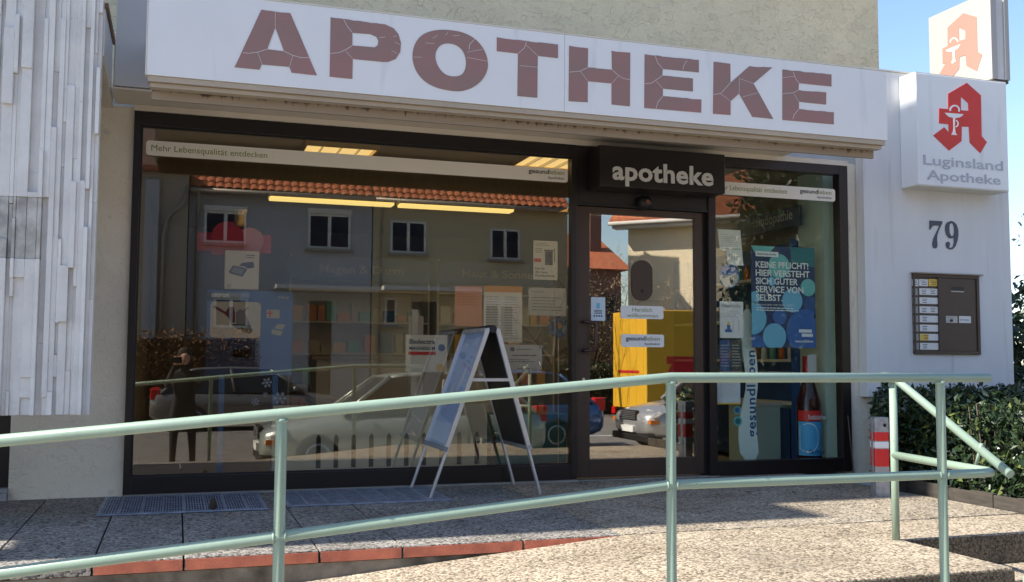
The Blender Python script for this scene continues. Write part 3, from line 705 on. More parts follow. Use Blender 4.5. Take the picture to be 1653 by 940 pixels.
for l in ([(245,545),(405,480),(372,530),(305,562),(265,560)], [(318,560),(340,552),(342,640),(358,660),(315,690),(305,680),(325,640)], ring((335,455),34,46,R(-190),R(0))): b.poly([[P(x, y, X=BX-.0042) for x, y in zl(l, 1490, 0, K6)]], (.001, 0, 0))
b.build('chalice', M['whiteold'], bl)

# ================================================================ STICKERS AND NOTICES ON THE GLASS
def rrect(x0, y0, x1, y1, r, n=5):
    o = []
    for cx, cy_, a in ((x1-r, y0+r, -90), (x1-r, y1-r, 0), (x0+r, y1-r, 90), (x0+r, y0+r, 180)):
        for i in range(n+1):
            t = R(a+90*i/n); o.append((cx+r*math.cos(t), cy_+r*math.sin(t)))
    return o
def card(x0, z0, x1, z1, Y, r=.012, d=.0015):
    b = MB(); b.poly([[(x, Y, z) for x, z in rrect(x0, z0, x1, z1, r)]], (0, d, 0)); return b
def box_px(px0, py0, px1, py1, Y):
    a = P(px0, py0, Y=Y); c = P(px1, py1, Y=Y); e = P(px0, py1, Y=Y); g = P(px1, py0, Y=Y)
    return (a.x+e.x)/2, (e.z+c.z)/2, (c.x+g.x)/2, (a.z+g.z)/2
def gl(tb1, tb2, x, z, w, Y, h=None):
    """the two-tone gesundleben wordmark split at its colour change"""
    text(tb1, 'gesund', (x, Y, z), XR, ZU, w=w*.575, h=h, off=.022, cap=.73)
    text(tb2, 'leben', (x+w*.59, Y, z), XR, ZU, w=w*.41, h=h, off=.004, cap=.73)

# long banner on the wide window
Y = -.0165
x0, z0, x1, z1 = -.243, 2.380, 2.956, 2.487
bn = empty('window_banner', ((x0+x1)/2, Y, z0), 'long cream banner strip across the top of the wide shop window', 'banner')
card(x0, z0, x1, z1, Y, .022).build('strip', mat('cream_banner_film', (.82, .76, .66), .6), bn)
tb = MB(); text(tb, 'Mehr Lebensqualität entdecken', (x0+.035, Y-.001, z0+.036), XR, ZU, w=.80, h=.045, off=0, cap=.73); tb.build('lettering', M['greentext'], bn)
t1, t2, t3 = MB(), MB(), MB(); gl(t1, t2, 2.62, z0+.060, .305, Y-.001, .036); text(t3, 'Apotheken', (2.785, Y-.001, z0+.022), XR, ZU, w=.14, h=.02, off=.01)
t1.build('dark_lettering', M['darktext'], bn); t2.build('green_lettering', M['greentext'], bn); t3.build('small_lettering', M['darktext'], bn)
# shorter banner on the narrow window
x0, z0, x1, z1 = 4.296, 2.366, 5.50, 2.478
bn = empty('window_banner', ((x0+x1)/2, Y, z0), 'short cream banner strip at the top of the narrow shop window', 'banner')
card(x0, z0, x1, z1, Y, .022).build('strip', D.materials['cream_banner_film'], bn)
tb = MB(); text(tb, 'Mehr Lebensqualität entdecken', (4.17+.135, Y-.001, z0+.042), XR, ZU, w=.70, h=.045, off=0, cap=.73); tb.build('lettering', M['greentext'], bn)
t1, t2, t3 = MB(), MB(), MB(); gl(t1, t2, 5.135, z0+.060, .325, Y-.001, .038); text(t3, 'Apotheken', (5.31, Y-.001, z0+.022), XR, ZU, w=.15, h=.02, off=.01)
t1.build('dark_lettering', M['darktext'], bn); t2.build('green_lettering', M['greentext'], bn); t3.build('small_lettering', M['darktext'], bn)
# two stickers and a notice on the door
DYY = .0195
x0, z0, x1, z1 = box_px(1002, 494, 1071, 515, DYY)
s1 = empty('door_sticker', ((x0+x1)/2, DYY, z0), 'white door sticker reading Herzlich willkommen below the lock plate', 'sticker', 'white stickers on the door glass')
card(x0, z0, x1, z1, DYY, .018).build('film', M['white'], s1)
tb = MB(); w_ = x1-x0; h_ = z1-z0; text(tb, 'Herzlich', (x0+w_*.27, DYY-.001, z0+h_*.55), XR, ZU, w=w_*.46, h=h_*.33, off=.0, cap=.73); text(tb, 'willkommen', (x0+w_*.15, DYY-.001, z0+h_*.12), XR, ZU, w=w_*.72, h=h_*.3, cap=.73); tb.build('lettering', M['greentext'], s1)
x0, z0, x1, z1 = box_px(1003, 540, 1072, 560.5, DYY)
s2 = empty('door_sticker', ((x0+x1)/2, DYY, z0), 'white door sticker with a dark and green wordmark', 'sticker', 'white stickers on the door glass')
card(x0, z0, x1, z1, DYY, .018).build('film', M['white'], s2)
w_ = x1-x0; h_ = z1-z0
t1, t2, t3 = MB(), MB(), MB(); gl(t1, t2, x0+w_*.1, z0+h_*.52, w_*.8, DYY-.001, h_*.34); text(t3, 'Apotheken', (x0+w_*.53, DYY-.001, z0+h_*.16), XR, ZU, w=w_*.37, h=h_*.2, off=.01)
t1.build('dark_lettering', M['darktext'], s2); t2.build('green_lettering', M['greentext'], s2); t3.build('small_lettering', M['darktext'], s2)
x0, z0, x1, z1 = box_px(954, 480, 977, 518, DYY)
s3 = empty('door_notice', ((x0+x1)/2, DYY, z0), 'small pale blue bordered notice above the door handle', 'notice')
card(x0, z0, x1, z1, DYY, .004).build('sheet', mat('pale_blue_card', (.55, .66, .76), .6), s3)
b = MB(); w_ = x1-x0; h_ = z1-z0; b.box((x0+w_*.36, DYY-.001, z0+h_*.52), (x0+w_*.62, DYY-.0002, z0+h_*.75))
s3b = b.build('pictogram', M['sky'], s3); b = MB()
for k in range(3): b.box((x0+w_*.22, DYY-.001, z0+h_*(.42-.06*k)), (x0+w_*.78, DYY-.0002, z0+h_*(.45-.06*k)))
for k in range(4): b.box((x0+w_*(.18+.17*k), DYY-.001, z0+h_*.17), (x0+w_*(.29+.17*k), DYY-.0002, z0+h_*.24))
b.build('print', M['navy'], s3)
# oval lock plate on the door glass
c = P(1037, 453, Y=.010)
lk = empty('oval_plate', c, 'dark brown oval plate fixed on the door glass', 'lock plate')
ov = []
for i in range(32):
    t = 2*math.pi*i/32; ov.append((c.x+.094*math.cos(t), .008, c.z+.094*math.sin(t)+(.075 if math.sin(t) > 0 else -.075)))
b = MB(); b.poly([ov], (0, .0135, 0)); b.build('plate', M['brownmid'], lk, bevel=.004)
b = MB(); b.lathe([(.012, 0), (.010, -.006)], (c.x, .0075, c.z-.085), 12, 'Y'); b.build('keyhole', M['black'], lk)

def notice(name, px, Y, m, label, cat='notice', tilt=0, group=None, r=.003):
    x0, z0, x1, z1 = box_px(*px, Y)
    e = empty(name, ((x0+x1)/2, Y, z0), label, cat, group)
    card(x0, z0, x1, z1, Y, r).build('sheet', m, e)
    if tilt: e.rotation_euler.y = tilt
    return e, x0, z0, x1-x0, z1-z0
def lines(mb, x0, z0, w, h, Y, rows, seed=0, th=.25):
    rr = random.Random(seed)
    for (fx, fz, fw, fh, n) in rows:
        for k in range(n):
            zz = z0+h*(fz+fh*(1-(k+.5)/n)); t = h*fh/n*th
            xx = x0+w*fx; end = xx+w*fw*rr.uniform(.72, 1)
            while xx < end:
                l = min(end-xx, w*rr.uniform(.04, .12)); mb.box((xx, Y-.0012, zz-t/2), (xx+l, Y-.0003, zz+t/2)); xx += l+w*.015
PY = .020
e, x0, z0, w_, h_ = notice('poster', (861, 389, 900, 452), PY, M['paper'], 'white poster with grey tin and red stamp at the right edge of the wide window', 'poster')
b = MB(); b.box((x0+w_*.48, PY-.001, z0+h_*.38), (x0+w_*.80, PY-.0002, z0+h_*.73)); b.box((x0+w_*.44, PY-.001, z0+h_*.735), (x0+w_*.84, PY-.0002, z0+h_*.77)); b.box((x0+w_*.86, PY-.001, z0+h_*.45), (x0+w_*.89, PY-.0002, z0+h_*.82)); b.build('picture', M['slate'], e)
b = MB(); b.box((x0+w_*.03, PY-.001, z0+h_*.45), (x0+w_*.32, PY-.0002, z0+h_*.54)); b.build('stamp', M['redtape'], e)
b = MB(); 
for k, s in enumerate(('Hol dir', 'die neue', 'Kundenkarte')): text(b, s, (x0+w_*.08, PY-.0012, z0+h_*(.26-.09*k)), XR, ZU, w=w_*(.4, .5, .8)[k], h=h_*.06, off=.015, cap=.73)
lines(b, x0, z0, w_, h_, PY, [(.08, .86, .6, .1, 2), (.08, .68, .3, .14, 3)], 3); b.build('lettering', M['ink'], e)
e, x0, z0, w_, h_ = notice('notice_sheet', (853, 465, 914, 510), PY, M['papergrey'], 'grey handwritten sheet under the poster in the wide window', 'notice')
b = MB(); lines(b, x0, z0, w_, h_, PY, [(.08, .8, .35, .1, 1), (.1, .15, .8, .55, 5)], 5, .22); b.build('writing', M['ink'], e)
e, x0, z0, w_, h_ = notice('notice_sheet', (734, 462, 778, 527), PY, M['salmon'], 'salmon coloured sheet behind the folding sign', 'notice')
b = MB(); lines(b, x0, z0, w_, h_, PY, [(.08, .5, .84, .4, 6)], 6, .12); b.build('writing', mat('brown_ink', (.25, .09, .06), .8), e)
e, x0, z0, w_, h_ = notice('notice_sheet', (781, 462, 843, 553), PY, M['paper'], 'tall white sheet with orange heading behind the folding sign', 'notice')
b = MB(); b.box((x0, PY-.001, z0+h_*.89), (x0+w_, PY-.0002, z0+h_)); b.build('heading', M['orange'], e)
b = MB(); lines(b, x0, z0, w_, h_, PY, [(.06, .05, .40, .78, 17), (.54, .05, .38, .78, 17)], 7, .3); b.build('writing', M['inklight'], e)
e, x0, z0, w_, h_ = notice('notice_sheet', (815, 557, 875, 602), PY, mat('lilac_white_paper', (.60, .60, .68), .8), 'lilac white sheet with small emblem right of the folding sign', 'notice')
b = MB(); lines(b, x0, z0, w_, h_, PY, [(.32, .80, .5, .08, 1), (.2, .56, .65, .12, 1), (.1, .36, .7, .14, 2), (.35, .12, .4, .06, 1)], 8, .35)
b.poly([[(x0+w_*(.2+.07*math.cos(R(a))), PY-.001, z0+h_*(.84+.09*math.sin(R(a)))) for a in range(0, 360, 60)]], (0, .0008, 0)); b.build('writing', M['navy'], e)
e, x0, z0, w_, h_ = notice('poster', (655, 541, 722, 601), .05, M['paper'], 'white magnesium poster with red bar half hidden by the folding sign', 'poster')
b = MB(); text(b, 'Biolectra', (x0+w_*.08, .0485, z0+h_*.76), XR, ZU, w=w_*.62, h=h_*.13, off=.02, cap=.73); text(b, 'MAGNESIUM', (x0+w_*.08, .0485, z0+h_*.60), XR, ZU, w=w_*.62, h=h_*.09, off=.02, cap=.73); b.build('lettering', M['navy'], e)
b = MB(); b.box((x0+w_*.06, .0488, z0+h_*.46), (x0+w_*.72, .0496, z0+h_*.55)); b.build('red_bar', M['redtape'], e)
b = MB(); b.lathe([(.028, 0), (.028, -.001)], (x0+w_*.86, .0496, z0+h_*.66), 20, 'Y'); b.build('blue_dot', M['blue'], e)
b = MB(); b.lathe([(.03, 0), (.03, -.001)], (x0+w_*.82, .0496, z0+h_*.12), 20, 'Y'); b.build('yellow_dot', M['yellow'], e)
# snowflake stickers
def flake(cx, cy_, r, seed):
    mb = MB(); c = P(cx, cy_, Y=-.0145)
    for k in range(6):
        a = R(60*k+8*seed); d = Vector((math.cos(a), 0, math.sin(a))); n = Vector((-d.z, 0, d.x))
        def st(p, q_, w_):
            dd = (q_-p).normalized(); s = Vector((-dd.z, 0, dd.x))*w_/2
            mb.poly([[p+s, q_+s, q_-s, p-s]], (0, .0006, 0))
        st(c, c+d*r, .0045*r/.05)
        for f, l in ((.45, .34), (.72, .28)):
            for sg in (-1, 1): st(c+d*r*f, c+d*r*(f+l*.7)+n*sg*r*l*.7, .0038*r/.05)
    return mb, c
for cx, cy_, r, sd, lab in ((452, 643, .047, 0, 'largest frosted snowflake sticker above the green handrail'), (431, 618, .036, 1, 'frosted snowflake sticker above the largest snowflake'), (412, 649, .030, 2, 'small frosted snowflake sticker left of the largest one'), (428, 637, .018, 3, 'tiny frosted snowflake sticker between the other snowflakes')):
    mb, c = flake(cx, cy_, r, sd); o = mb.build('snowflake_sticker', mat('frost_film', (.34, .34, .34), .8) if sd == 0 else D.materials['frost_film'])
    tag(o, lab, 'sticker', 'snowflake stickers on the wide window')

# notices on the narrow window
RY = .014
x0, z0, x1, z1 = box_px(1159, 371, 1199, 429, RY)
e = empty('tear_off_sheet', ((x0+x1)/2, RY, z0), 'torn white sheet with tear off strips on the narrow window', 'notice')
pts = [(1158, 370), (1195, 372), (1200, 429), (1175, 429), (1172, 406), (1162, 403)]
b = MB(); b.poly([[P(x, y, Y=RY) for x, y in pts]], (0, .0012, 0)); b.build('sheet', M['paper'], e)
b = MB(); w_, h_ = x1-x0, z1-z0; lines(b, x0+.01, z0, w_*.9, h_, RY, [(.06, .84, .4, .05, 1), (.08, .52, .8, .3, 6)], 11, .14); b.box((x0+w_*.1, RY-.001, z0+h_*.46), (x0+w_*.9, RY-.0002, z0+h_*.475))
for k in range(4): b.box((x0+w_*(.45+.1*k), RY-.001, z0+h_*.16), (x0+w_*(.46+.1*k), RY-.0002, z0+h_*.33))
b.build('writing', M['ink'], e)
c = P(1177, 446, Y=RY)
e = empty('round_sticker', c, 'round blue and white sticker on the narrow window', 'sticker')
b = MB(); rr_ = .098; b.poly([[(c.x+rr_*math.cos(R(a)), RY, c.z+rr_*1.05*math.sin(R(a))) for a in range(0, 360, 12)]], (0, .0012, 0)); b.build('film', M['blue'], e)
b = MB(); b.poly([[(c.x+rr_*.93*math.cos(R(a)), RY-.001, c.z+rr_*.98*math.sin(R(a))) for a in range(178, 363, 12)] + [(c.x+rr_*.9, RY-.001, c.z+.02)]], (0, .0008, 0)); b.build('picture', mat('pale_photo_print', (.52, .49, .46), .7), e)
b = MB(); b.poly([[(c.x+.02+.018*math.cos(R(a)), RY-.002, c.z-.035+.03*math.sin(R(a))) for a in range(0, 360, 20)]], (0, .0008, 0)); text(b, 'Die', (c.x-.02, RY-.002, c.z+.06), XR, ZU, w=.04); b.build('ink', M['ink'], e)
e, x0, z0, w_, h_ = notice('poster', (1162, 487, 1200, 546), RY, mat('lilac_paper', (.74, .73, .74), .8), 'white Nachhilfe sheet with a small reading figure drawing on the narrow window', 'notice')
b = MB(); text(b, 'Nachhilfe', (x0+w_*.12, RY-.0012, z0+h_*.84), XR, ZU, w=w_*.76, h=h_*.09, cap=.73); lines(b, x0, z0, w_, h_, RY, [(.12, .56, .76, .2, 4)], 12, .12); b.box((x0+w_*.55, RY-.001, z0+h_*.15), (x0+w_*.56, RY-.0002, z0+h_*.5)); b.box((x0+w_*.8, RY-.001, z0+h_*.15), (x0+w_*.81, RY-.0002, z0+h_*.5)); b.build('lettering', M['ink'], e)
b = MB(); b.box((x0+w_*.22, RY-.001, z0+h_*.16), (x0+w_*.5, RY-.0002, z0+h_*.24)); b.box((x0+w_*.3, RY-.001, z0+h_*.24), (x0+w_*.44, RY-.0002, z0+h_*.36)); b.build('drawing', M['blue'], e)
b = MB(); b.lathe([(.014, 0), (.014, -.001)], (x0+w_*.37, RY-.0004, z0+h_*.4), 14, 'Y'); b.build('drawing_head', M['yellow'], e)
for k, (a_, lab) in enumerate((((1162, 549, 1179, 612), 'dark blue flyer left under the Nachhilfe sheet'), ((1180, 549, 1198, 612), 'black flyer right under the Nachhilfe sheet'))):
    e, x0, z0, w_, h_ = notice('flyer', a_, RY+.004, M['midblue'] if k == 0 else M['darktext'], lab, 'flyer', group='flyers on the narrow window')
    b = MB(); lines(b, x0, z0, w_, h_, RY+.004, [(.1, .3, .8, .6, 8)], 20+k, .3); b.build('lettering', M['inklight'], e)
    b = MB(); b.box((x0, RY+.003, z0), (x0+w_, RY+.0038, z0+h_*.2)); b.build('picture', mat('brown_photo_print', (.25, .16, .11), .7) if k == 0 else D.materials['brown_photo_print'], e)
e, x0, z0, w_, h_ = notice('notice_sheet', (1158, 613, 1195, 653), RY, mat('bluish_paper', (.62, .65, .70), .8), 'bluish sheet low on the narrow window behind the top handrail', 'notice')
b = MB(); lines(b, x0, z0, w_, h_, RY, [(.1, .3, .8, .6, 9)], 25, .15); b.build('writing', M['inklight'], e)
b = MB(); b.box((x0, RY-.001, z0), (x0+w_, RY-.0002, z0+h_*.06)); b.build('yellow_edge', M['yellow'], e)

# poster KEINE PFLICHT
QY = .045
a, c, g, h2 = P(1212, 395, Y=QY), P(1316, 402, Y=QY), P(1316, 563, Y=QY), P(1212, 560, Y=QY)
x0, x1, z0, z1 = a.x, (c.x+g.x)/2, (g.z+h2.z)/2, (a.z+c.z)/2
e = empty('poster', ((x0+x1)/2, QY, z0), 'dark blue poster with turquoise circles and white capitals KEINE PFLICHT', 'poster')
b = MB(); b.box((x0, QY, z0), (x1, QY+.002, z1)); b.build('sheet', M['navy'], e)
W_, H_ = x1-x0, z1-z0
def disc(cx, cy_, r, m, lay):
    """circle clipped to the sheet, in the poster's own 0..1 co-ordinates (y down)"""
    n = 40; pts = []
    for i in range(n):
        t = 2*math.pi*i/n
        X_ = min(x1, max(x0, x0+W_*cx+W_*r*math.cos(t))); Z_ = min(z1, max(z0, z1-H_*cy_+W_*r*math.sin(t)))
        v = (X_, QY-.0006-.0004*lay, Z_)
        if not pts or (Vector(v)-Vector(pts[-1])).length > 1e-4: pts.append(v)
    mb = MB(); mb.poly([pts], (0, .0003, 0)); mb.build('circle', M[m], e)
# coordinates from the photo: ((x-57)/490, (y-70)/790)
for k, (px, py, r, m) in enumerate(((270,225,82,'teal'), (492,385,58,'teal'), (82,475,40,'sky'), (212,345,30,'sky'), (368,492,78,'sky'), (60,635,108,'sky'), (270,620,52,'blue'), (228,775,88,'sky'), (470,730,150,'blue'), (80,850,75,'blue'), (512,520,54,'midblue'), (560,610,26,'teal'))):
    disc((px-57)/490, (py-70)/790, r/490, m, k % 3)
def pp(px, py, lay): return (x0+W_*(px-57)/490, QY-.0006-.0004*lay, z1-H_*(py-70)/790)
b = MB(); b.poly([[pp(355, 72, 0), pp(545, 72, 0), pp(545, 225, 0), pp(365, 190, 0)]], (0, .0003, 0)); b.build('corner_block', M['dteal'], e)
b = MB(); b.poly([[pp(58, 72, 1), pp(240, 72, 1), pp(205, 112, 1), pp(90, 135, 1)]], (0, .0003, 0)); b.build('corner_block', M['teal'], e)
b = MB(); b.poly([[pp(92, 112, 4), pp(265, 115, 4), pp(263, 155, 4), pp(92, 153, 4)]], (0, .0003, 0)); b.poly([[pp(415, 715, 4), pp(515, 715, 4), pp(515, 740, 4), pp(415, 740, 4)]], (0, .0003, 0)); b.poly([[pp(437, 748, 4), pp(523, 748, 4), pp(523, 773, 4), pp(437, 773, 4)]], (0, .0003, 0)); b.build('caption_tag', M['wtext'], e)
b = MB()
for s, xa, xb, yb in (('KEINE PFLICHT!', 90, 495, 240), ('HIER VERSTEHT', 90, 505, 305), ('SICH GUTER', 90, 412, 368), ('SERVICE VON', 90, 455, 432), ('SELBST.', 90, 292, 497)):
    text(b, s, pp(xa, yb, 5), XR, ZU, w=W_*(xb-xa)/490, h=H_*50/790, off=.02, cap=.73)
text(b, 'SCHAUEN SIE MAL REIN', pp(92, 535, 5), XR, ZU, w=W_*285/490, h=H_*12/790, cap=.73)
lines(b, pp(92, 580, 5)[0], pp(92, 580, 5)[2], W_*.66, H_*.045, pp(92, 580, 5)[1]+.001, [(0, 0, 1, 1, 2)], 30, .4)
text(b, 'gesundleben', pp(383, 817, 5), XR, ZU, w=W_*142/490, h=H_*22/790, off=.02, cap=.73); b.build('lettering', M['wtext'], e)
b = MB(); text(b, '#stammapotheke', pp(103, 142, 6), XR, ZU, w=W_*145/490, off=.01); b.build('small_lettering', M['navy'], e)

# ================================================================ INTERIOR
def lamp_fix(name, x0, x1, y0, y1, z, m, label, wid=True):
    e = empty(name, ((x0+x1)/2, (y0+y1)/2, z), label, 'ceiling light', 'ceiling lights inside the shop')
    b = MB(); b.box((x0, y0, z+.012), (x1, y1, 2.699)); b.build('housing', M['whiteold'], e)
    b = MB(); b.box((x0+.015, y0+.01, z-.014), (x1-.015, y1-.01, z+.011)); b.build('diffuser', m, e, bevel=.004)
    return e
a = P(433, 319, Y=3.0); c = P(640, 330, Y=3.0); g = P(829, 343, Y=3.0)
lamp_fix('tube_light', a.x, c.x-.02, 2.93, 3.12, 2.60, M['lamp'], 'long yellow glowing tube light, left one seen behind the wide window')
lamp_fix('tube_light', c.x+.02, g.x, 2.93, 3.12, 2.60, M['lamp'], 'long yellow glowing tube light, right one seen behind the wide window')
a = P(487, 232, Y=.8); c = P(604, 248, Y=.8)
def troffer(x0, x1, y0, y1, label, watt=.8):
    e = empty('louvre_light', ((x0+x1)/2, (y0+y1)/2, 2.66), label, 'ceiling light', 'ceiling lights inside the shop')
    b = MB(); b.box((x0, y0, 2.655), (x1, y0+.02, 2.697)); b.box((x0, y1-.02, 2.655), (x1, y1, 2.697)); b.box((x0, y0+.02, 2.655), (x0+.02, y1-.02, 2.697)); b.box((x1-.02, y0+.02, 2.655), (x1, y1-.02, 2.697)); b.build('frame', M['gold'], e)
    b = MB(); b.box((x0+.021, y0+.021, 2.69), (x1-.021, y1-.021, 2.698)); b.build('diffuser', M['lampdim'], e)
    b = MB(); n = max(2, int((x1-x0)/.13))
    for k in range(1, n): xx = x0+(x1-x0)*k/n; b.box((xx-.003, y0+.022, 2.660), (xx+.003, y1-.022, 2.688))
    b.build('louvre', M['alu'], e)
    l = D.lights.new('louvre_lamp', 'AREA'); l.energy = watt; l.color = (1, .82, .52); l.shape = 'RECTANGLE'; l.size = x1-x0-.1; l.size_y = y1-y0-.1
    o = D.objects.new('louvre_lamp', l); col.objects.link(o); o.parent = e; o.location = (0, 0, -.03)
troffer(a.x, c.x, .55, 1.15, 'glowing louvre light at the ceiling behind the long banner')
troffer(2.75, 3.9, .35, .95, 'glowing louvre light at the ceiling beside the entrance', 1.2)
troffer(4.1, 5.2, 2.6, 3.2, 'added louvre light brightening the room deep behind the narrow window', 2.6)  # no known fixture here; added to light the interior behind the narrow window
# low radiator cover with slots behind the window
X0, X1 = P(440, 720, Y=.22).x, P(786, 720, Y=.22).x
rc = empty('slotted_cover', ((X0+X1)/2, .22, 0), 'pale low radiator cover with a row of dark vertical slots in the wide window', 'radiator cover')
b = MB(); b.box((X0, .22, .0), (X1, .30, .60)); b.build('panel', mat('grey_white_panel', (.62, .65, .62), .6), rc)
b = MB()
for k in range(11):
    xx = P(514+28.4*k, 728, Y=.217).x
    b.poly([[(xx-.017+.0, .2165, .13), (xx+.017, .2165, .13), (xx+.017, .2165, .36), (xx, .2165, .385), (xx-.017, .2165, .36)]], (0, .003, 0))
b.build('slot', M['black'], rc)
# window display floor
b = MB(); b.box((-.32, .09, -.028), (2.98, 1.05, .09)); tag(b.build('display_plinth', M['floor_in']), 'low beige display plinth along the wide window', 'display plinth')
# blood pressure monitor board
OY = .35
x0, z0, x1, z1 = box_px(333, 470, 472, 606, OY)
e = empty('display_board', ((x0+x1)/2, OY, z0), 'large blue display board with photo of a cheering couple in the wide window', 'display board')
b = MB(); b.box((x0, OY, z0), (x1, OY+.03, z1)); b.box((x0+.1, OY+.005, .09), (x0+.14, OY+.025, z0)); b.box((x1-.14, OY+.005, .09), (x1-.1, OY+.025, z0)); b.build('board', mat('display_board_blue', (.045, .17, .50), .5), e)
W2, H2 = x1-x0, z1-z0
def o2(px, py, l=1): return (x0+W2*(px-75)/845, OY-.0012*l, z1-H2*(py-75)/830)
b = MB(); b.poly([[o2(75, 90), o2(400, 90), o2(400, 180), o2(75, 180)]], (0, .001, 0)); b.poly([[o2(75, 540), o2(600, 540), o2(600, 905), o2(75, 905)]], (0, .001, 0)); b.build('dark_field', M['navy'], e)
b = MB(); text(b, 'omron', o2(110, 142, 2), XR, ZU, w=W2*175/845, h=H2*38/830, off=.02, sp=1.05, cap=.53); text(b, 'SALE', o2(770, 142, 2), XR, ZU, w=W2*110/845, h=H2*24/830, cap=.73); b.build('lettering', M['wtext'], e)
ph = MB(); ph.poly([[(x, OY-.0024, z) for x, z in rrect(o2(108, 0)[0], o2(0, 538)[2], o2(600, 0)[0], o2(0, 185)[2], .03)]], (0, .001, 0)); ph = ph.build('photo', mat('pale_photo', (.66, .63, .58), .6), e)
b = MB(); b.poly([[o2(x, y, 3) for x, y in ((130,240),(150,225),(255,285),(290,235),(330,232),(345,290),(350,385),(310,400),(290,350),(250,310),(150,255))]], (0, .001, 0)); b.build('figure_print', mat('maroon_print', (.18, .035, .035), .6), ph)
b = MB(); b.poly([[o2(x, y, 3) for x, y in ((355,290),(395,255),(420,270),(475,230),(482,240),(440,285),(500,405),(420,400),(360,395))]], (0, .001, 0)); b.build('figure_print', mat('lilac_print', (.28, .26, .32), .6), ph)
b = MB(); b.poly([[o2(x, y, 4) for x, y in ((300,405),(380,400),(500,408),(525,470),(490,500),(440,480),(340,430))]], (0, .001, 0)); b.build('grass_print', mat('olive_print', (.10, .09, .03), .8), ph)
b = MB(); b.poly([[o2(658, 255), o2(788, 255), o2(788, 340), o2(658, 340)]], (0, .001, 0)); b.poly([[o2(765, 400), o2(850, 400), o2(820, 455), o2(740, 440)]], (0, .001, 0)); b.poly([[o2(715, 450), o2(830, 470), o2(800, 515), o2(710, 495)]], (0, .001, 0)); b.poly([[o2(340, 660), o2(520, 650), o2(500, 740), o2(330, 720)]], (0, .001, 0)); b.build('picture', M['papergrey'], e)
b = MB(); b.poly([[o2(662, 285, 2), o2(715, 285, 2), o2(715, 300, 2), o2(662, 300, 2)]], (0, .0006, 0)); b.poly([[o2(682, 262, 3), o2(698, 262, 3), o2(698, 330, 3), o2(682, 330, 3)]], (0, .0006, 0)); b.build('cross', M['redtape'], e)
# white box with monitor picture on top of the board
BY = .32
x0, z0, x1, z1 = box_px(363, 405, 418, 468, BY)
e = empty('product_box', ((x0+x1)/2, BY, z0), 'white product box with blue monitor picture standing on the blue board', 'product box')
b = MB(); b.box((x0, BY, z0+.004), (x1, BY+.12, z1)); b.build('carton', M['paper'], e, bevel=.002)
W3, H3 = x1-x0, z1-z0
def o3(px, py, l=1): return (x0+W3*(px-272)/335, BY-.0010*l, z1-H3*(py-535)/405)
b = MB(); b.poly([[o3(x, y) for x, y in ((310,760),(350,690),(475,715),(490,730),(445,805),(325,775))]], (0, .0008, 0)); b.poly([[o3(x, y) for x, y in ((410,690),(440,660),(550,645),(560,705),(495,720),(470,700))]], (0, .0008, 0)); b.build('monitor_print', M['navy'], e)
b = MB(); b.poly([[o3(x, y, 2) for x, y in ((330,755),(360,705),(465,728),(435,790))]], (0, .0008, 0)); b.build('screen_print', mat('grey_blue_print', (.22, .27, .36), .5), e)
b = MB(); lines(b, x0, z0, W3, H3, BY, [(.08, .04, .14, .1, 2), (.6, .8, .3, .12, 2)], 40, .4); b.build('lettering', M['ink'], e)
# red and pink heart shaped card with gold figure
e = empty('heart_display', P(378, 404, Y=.45), 'red and pink rounded card display behind the white product box', 'card display')
b = MB(); c = P(372, 385, Y=.45); b.poly([[(c.x-.13, .45, c.z-.13), (c.x+.10, .45, c.z-.13)] + [(c.x-.02+.12*math.cos(R(a)), .45, c.z+.01+.12*math.sin(R(a))) for a in range(0, 181, 15)]], (0, .01, 0)); b.build('red_card', M['pinkred2'], e)
b = MB(); c = P(404, 388, Y=.46); b.poly([[(c.x-.1, .465, c.z-.12), (c.x+.08, .465, c.z-.12)] + [(c.x+.0+.1*math.cos(R(a)), .465, c.z+.0+.1*math.sin(R(a))) for a in range(-40, 181, 15)]], (0, .01, 0)); b.build('pink_card', M['pink'], e)
b = MB(); a = P(318, 405, Y=.5); c = P(438, 380, Y=.5); b.box((a.x, .5, a.z), (c.x, .51, c.z)); b.build('raspberry_band', M['pinkred2'], e)
b = MB(); c = P(388, 352, Y=.45); b.lathe([(.035, -.07), (.045, -.05), (.04, .02), (.05, .055), (.045, .065)], c, 14); b.build('gold_cup', M['gold'], e)
# pinwheel flower
c = P(902, 527, Y=.30)
e = empty('pinwheel_flower', c, 'blue paper pinwheel flower at the right end of the wide window', 'pinwheel')
b = MB()
for k in range(12):
    t = R(30*k); d = Vector((math.cos(t), 0, math.sin(t))); n = Vector((-d.z, 0, d.x))
    ctr = Vector(c); b.poly([[ctr, ctr+d*.05+n*.02+Vector((0, -.012, 0)), ctr+d*.095+n*.012+Vector((0, -.004, 0)), ctr+d*.10-n*.015, ctr+d*.05-n*.01]], (0, .003, 0))
b.build('petals', M['blue'] if False else mat('bright_blue_foil', (.02, .16, .55), .4), e)
b = MB(); b.lathe([(.025, -.02), (.02, -.03)], c, 14, 'Y'); b.build('centre', M['orange'], e)
b = MB(); b.tube([(c.x, .31, c.z), (c.x+.01, .33, .09)], .005, 8); b.build('stick', M['whiteold'], e)
# teal crate low at the right of the wide window
b = MB(); a = P(800, 742, Y=.5); c = P(915, 668, Y=.5); b.box((a.x, .5, .092), (c.x, .9, c.z)); tag(b.build('display_crate', M['dteal'], bevel=.006), 'dark teal display crate low behind the folding sign', 'crate')
